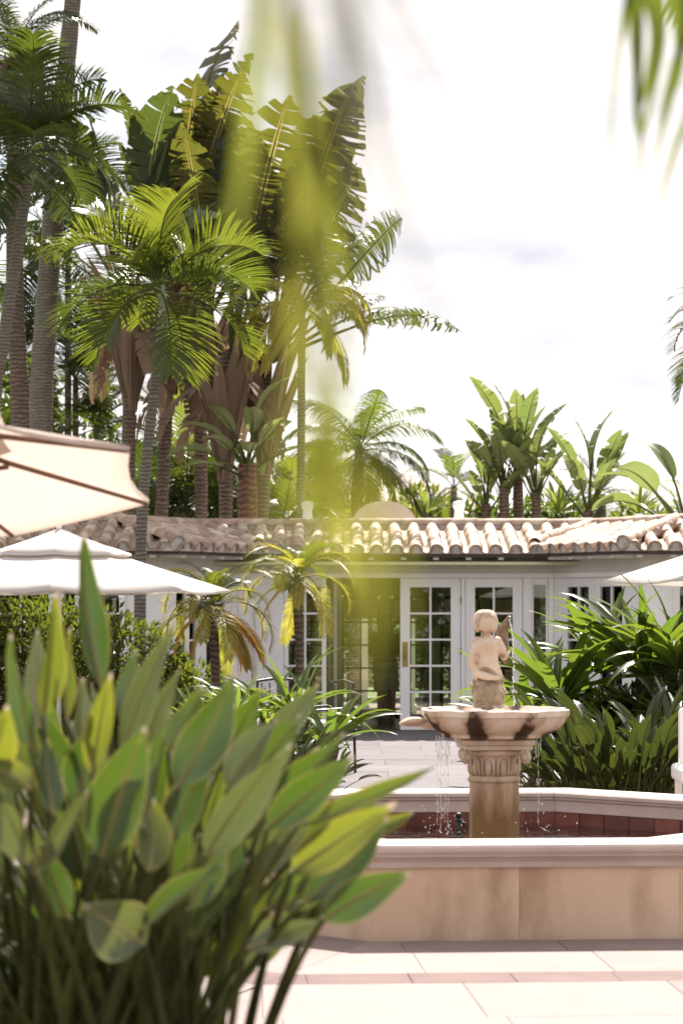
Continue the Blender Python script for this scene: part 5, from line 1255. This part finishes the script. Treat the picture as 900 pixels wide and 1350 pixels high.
ravenala('traveller\'s palm with crowded shredded blades filling the middle of the tall group', (262, 700), (262, 405), 37.6, 0, [(-10, RAVO, .9, .3), (-3, RAVO, .95, -.4), (4, RAVO, .9, .5), (10, RAV, .9, .2), (16, RAVO, .85, -.3), (-16, RAV, .85, .5), (22, RAVT, .9, .2), (-24, RAVT, .85, -.2), (0, RAVO, .7, .8), (8, RAVT, .75, -.7), (-7, RAVT, .7, .6), (30, RAVT, .8, .4)], 14, hang=8)
# gold dead blades under the tallest paddle
gt = [o for o in COL.objects if o.type == 'EMPTY' and 'tallest olive' in o.get('label', '')][0]
for k, (px, py, a) in enumerate(((268, 100, 20), (258, 112, 60), (272, 130, 5), (262, 150, -30), (250, 170, 40))):
    tag(place('dead_frond', FV['pygmy_dead'][k % 3], gt, P(px - 18, py + 20, 37.0), R(a), R(-35), 1.25, .3), label='golden dead blade')
# drooping feather palm in front of the torn paddles
palm('drooping_palm', 'palm with pale fronds hanging straight down beside the torn paddles', 'palm', [(P(396, 800, 35.3).x, 35.3, 0), P(397, 600, 35.3), P(398, 400, 35.3)], [.07, .06, .05], 'hanging', 18, 'trunk', scale=.66)
# stubby red-trunked bird of paradise above the roof
NIC = paddles('paddle_pale', 7, 61, pet=(.55, .8), bl=(.8, 1.0), W=(.26, .36), lean=(.1, .3, .8), tear=0, fold=.35, prad=.03, nseg=14)
NICT = paddles('paddle_pale', 6, 62, pet=(.5, .85), bl=(.9, 1.15), W=(.30, .40), lean=(.03, .12, .45), tear=.10, fold=.3, prad=.03, nseg=20)
def nicolai(lab, base, crown, d, n, ms, s, tilt=(0, 1.0), m='trunk_red', rad=.12, name='bird_of_paradise_tree'):
    B, C = P(*base, d), P(*crown, d); B.z = 0
    t = thing(name, lab, 'tree', B); trunk(t, [B, B.lerp(C, .6), C], [rad, rad * 1.05, rad * .9], m)
    for k in range(n):
        q = (k + .5) / n
        place('leaf', ms[k % len(ms)], t, C + Vector((0, 0, -.25 * q)), k * 2.39996 + rp.uniform(-.3, .3), tilt[0] + (tilt[1] - tilt[0]) * q + rp.uniform(-.1, .1), s * rp.uniform(.85, 1.15), rp.uniform(-.3, .3))
    return t
nicolai('stubby red-brown trunked bird of paradise tree just above the roof ridge', (328, 760), (326, 612), 35.35, 13, NIC, .85, (.05, 1.05), rad=.15)
for (px, py, s, n, dd) in ((664, 640, .82, 15, 0), (682, 618, .88, 16, .4), (640, 664, .68, 11, .3), (706, 650, .72, 12, -.2)):
    nicolai('pale paddle leaved tree of the tall group standing right of the roof vent', (px + 4, 800), (px, py), 41 + dd, n, NICT, s, (-.02, .62), 'trunk_brown', .09)['group'] = 'tall paddle leaved stems'
nicolai('shorter paddle leaved tree in front of the fine leaved palm', (778, 800), (776, 672), 40, 11, NICT, .95, (0, .65), 'trunk_brown', .1)
nicolai('paddle leaved tree leaning in at the end of the roof ridge', (905, 800), (902, 690), 37.5, 11, NIC, 1.25, (0, .95), 'trunk_brown', .1)
palm('date_palm', 'fine leaved dark palm behind the shorter paddle leaved tree', 'palm', [(P(790, 800, 44).x, 44, 0), P(788, 652, 44)], [.16, .14], 'date', 16, 'trunk_brown', scale=.72)
palm('coconut_palm', 'feathery palm with drooping leaflets above the arched parapet', 'palm', [(P(468, 800, 43).x, 43, 0), P(470, 680, 43), P(474, 592, 43)], [.13, .11, .09], 'coco', 20, 'trunk', scale=.92)
palm('feather_palm', 'thin young palm beside the tall paddle leaved group', 'palm', [(P(596, 800, 45).x, 45, 0), P(598, 640, 45)], [.08, .06], 'areca', 9, 'trunk', scale=.55)
palm('fan_leaf_palm', 'palm leaning in from the right with stiff pointed leaflets', 'palm', [(P(1010, 800, 31).x, 31, 0), P(1000, 620, 31), P(975, 455, 31)], [.1, .085, .08], 'adon_dark', 20, 'trunk', scale=.78, shaft=.3)
# feathery clumps behind
for i, (px, py, d, key, s, lab) in enumerate(((246, 640, 40, 'areca', .95, 'bright areca palm seen between the brown sheaths'), (222, 690, 39.2, 'areca_dark', .9, 'dark areca palm left of the red-brown trunk'), (285, 700, 39.5, 'areca_dark', .8, 'dark areca palm behind the red-brown trunk'), (372, 690, 39.5, 'areca', .75, 'areca palm right of the red-brown trunk'), (128, 560, 41, 'areca', .8, 'areca palm glimpsed behind the feather palm'), (30, 470, 41, 'areca_dark', 1.0, 'dark areca palm behind the slender curved palm'), (90, 330, 41.5, 'areca_dark', 1.1, 'dark feathery palm filling the gap beside the grey trunk'), (100, 500, 42, 'areca_dark', .9, 'dark feathery palm low behind the grey trunk'), (18, 300, 40.5, 'areca_dark', 1.1, 'dark feathery palm behind the slender palm crown'), (420, 675, 42, 'areca', .7, 'sunlit areca palm by the left roof vent'))):
    palm('areca_palm', lab, 'palm', [(P(px, 800, d).x, d, 0), P(px, (py + 800) / 2, d), P(px, py, d)], [.07, .06, .05], key, 13, 'trunk', scale=s)
for i, (bx, n, size, m, lab) in enumerate((([(XP(60, 45), 45, 3.4, 2.2, 1.0, 2.0), (XP(-40, 45), 45, 5.2, 1.6, 1, 2.2), (XP(120, 46), 46, 2.4, 1.6, 1, 2.0)], 9000, .26, 'bush', 'dark broadleaf tree filling the gap behind the grey palm trunk'), ([(XP(300, 44), 44, 2.6, 1.6, .8, 1.7), (XP(230, 44), 44, 2.9, 1.2, .8, 1.9), (XP(380, 44), 44, 2.5, 1.2, .8, 1.4)], 9000, .22, 'bush', 'green shrubbery behind the red-brown trunk'), ([(XP(560, 47), 47, 2.4, 1.0, .6, 1.6), (XP(420, 47), 47, 2.5, 1.1, .6, 1.6)], 6000, .2, 'bush_yel', 'yellow green bushes behind the arched parapet'), ([(XP(640, 46), 46, 2.4, .9, .6, 1.5), (XP(735, 46), 46, 2.4, .9, .6, 1.5), (XP(690, 46), 46, 2.2, .9, .6, 1.5)], 6500, .2, 'bush', 'mid green bushes at the foot of the tall paddle leaved group'), ([(XP(840, 47), 47, 2.2, 1.0, .6, 1.55), (XP(910, 47), 47, 2.3, .9, .6, 1.5)], 5000, .2, 'bush_yel', 'lime bushes behind the right end of the roof'))):
    leafcloud('bush', lab, 'bush', bx, n, size, m, seed=70 + i)
# planting that closes the courtyard on the side facing the villa (it shows in the panes)
leafcloud('hedge', 'tall leafy hedge facing the villa across the courtyard', 'hedge', [(x, -9.5, 2.2 + .5 * math.sin(x * 1.7), 1.7, .9, 2.4 + .5 * math.sin(x * 1.7)) for x in range(-12, 13, 2)], 9000, .5, 'bush', seed=91)
# garden greenery seen through the house
leafcloud('hedge', 'tall sunlit hedge in the garden seen through the open doorway', 'hedge', [(.1 + k * .9, 46.5, .9, .65, .5, 1.0) for k in range(-3, 5)], 15000, .12, 'hedge', seed=33, stem=False)
for k, (px, d) in enumerate(((735, 43.5), (842, 42.8), (560, 44))):
    rosette('spiky_plant', ('spiky lime plant above the ridge left of the short paddle tree', 'spiky lime plant above the ridge at the right wing', 'spiky lime plant behind the arched parapet')[k], 'plant', (XP(px, d), d), STY, 22, .08, (0, .9), (1.1, 1.6), zs=ZP(678, d), stem=1)

# ================================================================ PALM OVERHANGING THE CAMERA
rn = random.Random(77)
op = thing('overhanging_palm', 'strongly blurred yellow green palm fronds hanging down close by', 'palm', (-1.15, 1.0, 0))
trunk(op, [(-1.15, 1.0, 0), (-1.1, 1.02, 1.3), (-1.0, 1.05, 2.55)], [.075, .06, .055], 'trunk')
def hangfrond(rach, leaf, name='frond', mm_='near'):
    "rach: rachis polyline; leaf: list of (t on rachis, [points], width)"
    pts = smoothpath(rach, 6); o = MB().tube(pts, [.006 - .005 * i / len(pts) for i in range(len(pts))], 6).build(name, M[mm_], op, True)
    for (ps, wd) in leaf:
        pp = smoothpath([Vector(p) for p in ps], 5); b = MB()
        blade(b, pp, wd, Vector((rn.uniform(-.4, .4), -1, .2)).normalized(), rn, .4, prof=lambda t: max(.04, (min(1, .5 + 3 * t)) * (1 - t ** 2.4)), wav=0)
        b.build('leaflet', M[mm_], o, True)
    return o
D = 1.5
top = Vector((-1.0, 1.05, 2.55))
hangfrond([top, (-.62, 1.15, 2.72), P(250, -560, D), P(330, -260, D), P(385, 40, D), P(415, 330, D), P(430, 560, D)],
  [([P(322, -300, D), P(335, -160, D), P(338, -20, D), P(335, 100, D)], 0.0131), ([P(352, -120, D), P(340, 90, D), P(322, 230, D), P(300, 340, D)], 0.0158), ([P(378, 10, D), P(400, 150, D), P(402, 300, D), P(398, 420, D)], 0.0197),
   ([P(398, 180, D), P(432, 290, D), P(446, 380, D), P(440, 460, D)], 0.0158), ([P(410, 290, D), P(396, 380, D), P(392, 460, D), P(390, 520, D)], 0.0105),
   ([P(424, 470, D), P(440, 560, D), P(430, 660, D), P(414, 760, D)], 0.0138), ([P(428, 540, D), P(424, 640, D), P(448, 720, D), P(470, 800, D)], 0.0118), ([P(430, 560, D), P(418, 620, D), P(400, 690, D)], 0.0105)])
D2 = 1.3
hangfrond([top, (-.55, .95, 2.7), (-.2, .93, 2.62), P(420, -420, D2), P(470, -150, D2)],
  [([P(430, -300, D2), P(455, -60, D2), P(500, 140, D2), P(560, 330, D2)], 0.0056), ([P(440, -240, D2), P(490, -40, D2), P(560, 110, D2), P(640, 260, D2)], 0.0045), ([P(450, -200, D2), P(470, 60, D2), P(540, 330, D2), P(610, 470, D2)], 0.0049),
   ([P(445, -220, D2), P(460, 140, D2), P(500, 380, D2), P(590, 560, D2)], 0.0045), ([P(465, -160, D2), P(560, 40, D2), P(640, 150, D2)], 0.0037)], mm_='near_thin')
D5 = .72
hangfrond([top, (-.5, .78, 2.55), P(330, -900, D5), P(400, -100, D5), P(440, 420, D5), P(452, 620, D5)],
  [([P(440, 420, D5), P(400, 560, D5), P(372, 690, D5), P(380, 800, D5)], .005), ([P(448, 560, D5), P(462, 680, D5), P(470, 800, D5), P(452, 940, D5)], .006), ([P(452, 610, D5), P(500, 700, D5), P(516, 800, D5), P(500, 880, D5)], .005)])
# second frond, further out, comes down at the right
op2 = thing('overhanging_palm', 'palm standing outside the view whose green leaflets dip in above the right umbrella', 'palm', (1.55, 4.2, 0))
trunk(op2, [(1.55, 4.2, 0), (1.5, 4.15, 1.6), (1.35, 4.1, 3.1)], [.08, .065, .055], 'trunk')
op_keep = op; op = op2; D3 = 3.6
hangfrond([(1.35, 4.1, 3.1), (1.0, 3.9, 3.3), P(960, -420, D3), P(880, -190, D3), P(838, -60, D3), P(840, 30, D3)],
  [([P(838, -90, D3), P(836, 20, D3), P(838, 100, D3), P(836, 185, D3)], .028), ([P(840, -40, D3), P(862, 40, D3), P(852, 110, D3), P(834, 160, D3)], .020), ([P(850, -110, D3), P(872, 30, D3), P(858, 130, D3), P(842, 200, D3)], .016),
   ([P(870, -160, D3), P(896, 60, D3), P(880, 140, D3), P(858, 230, D3)], .018), ([P(880, -190, D3), P(912, 100, D3), P(888, 200, D3), P(862, 290, D3)], .015), ([P(890, -200, D3), P(905, 20, D3), P(885, 90, D3), P(866, 170, D3)], .014),
   ([P(836, -60, D3), P(818, 40, D3), P(806, 150, D3), P(800, 260, D3)], .007), ([P(844, 20, D3), P(838, 100, D3), P(844, 190, D3), P(838, 260, D3)], .012), ([P(832, -70, D3), P(826, 0, D3), P(822, 60, D3)], .012)], mm_='frond')
for k in range(2):
    D4 = 6.5 + k; rr_ = random.Random(k)
    lf = [([P(915 + j * 4, -60 + j * 3, D4), P(885 + j * 5, -5 + j * 4, D4), P(872 + j * 6, 30 + j * 5 + k * 8, D4)], .018) for j in range(6)]
    if k == 0: hangfrond([(1.35, 4.1, 3.1), (1.3, 5.2, 3.7), P(960, -150, D4), P(915, -50, D4)], lf, mm_='frond')
op = op_keep
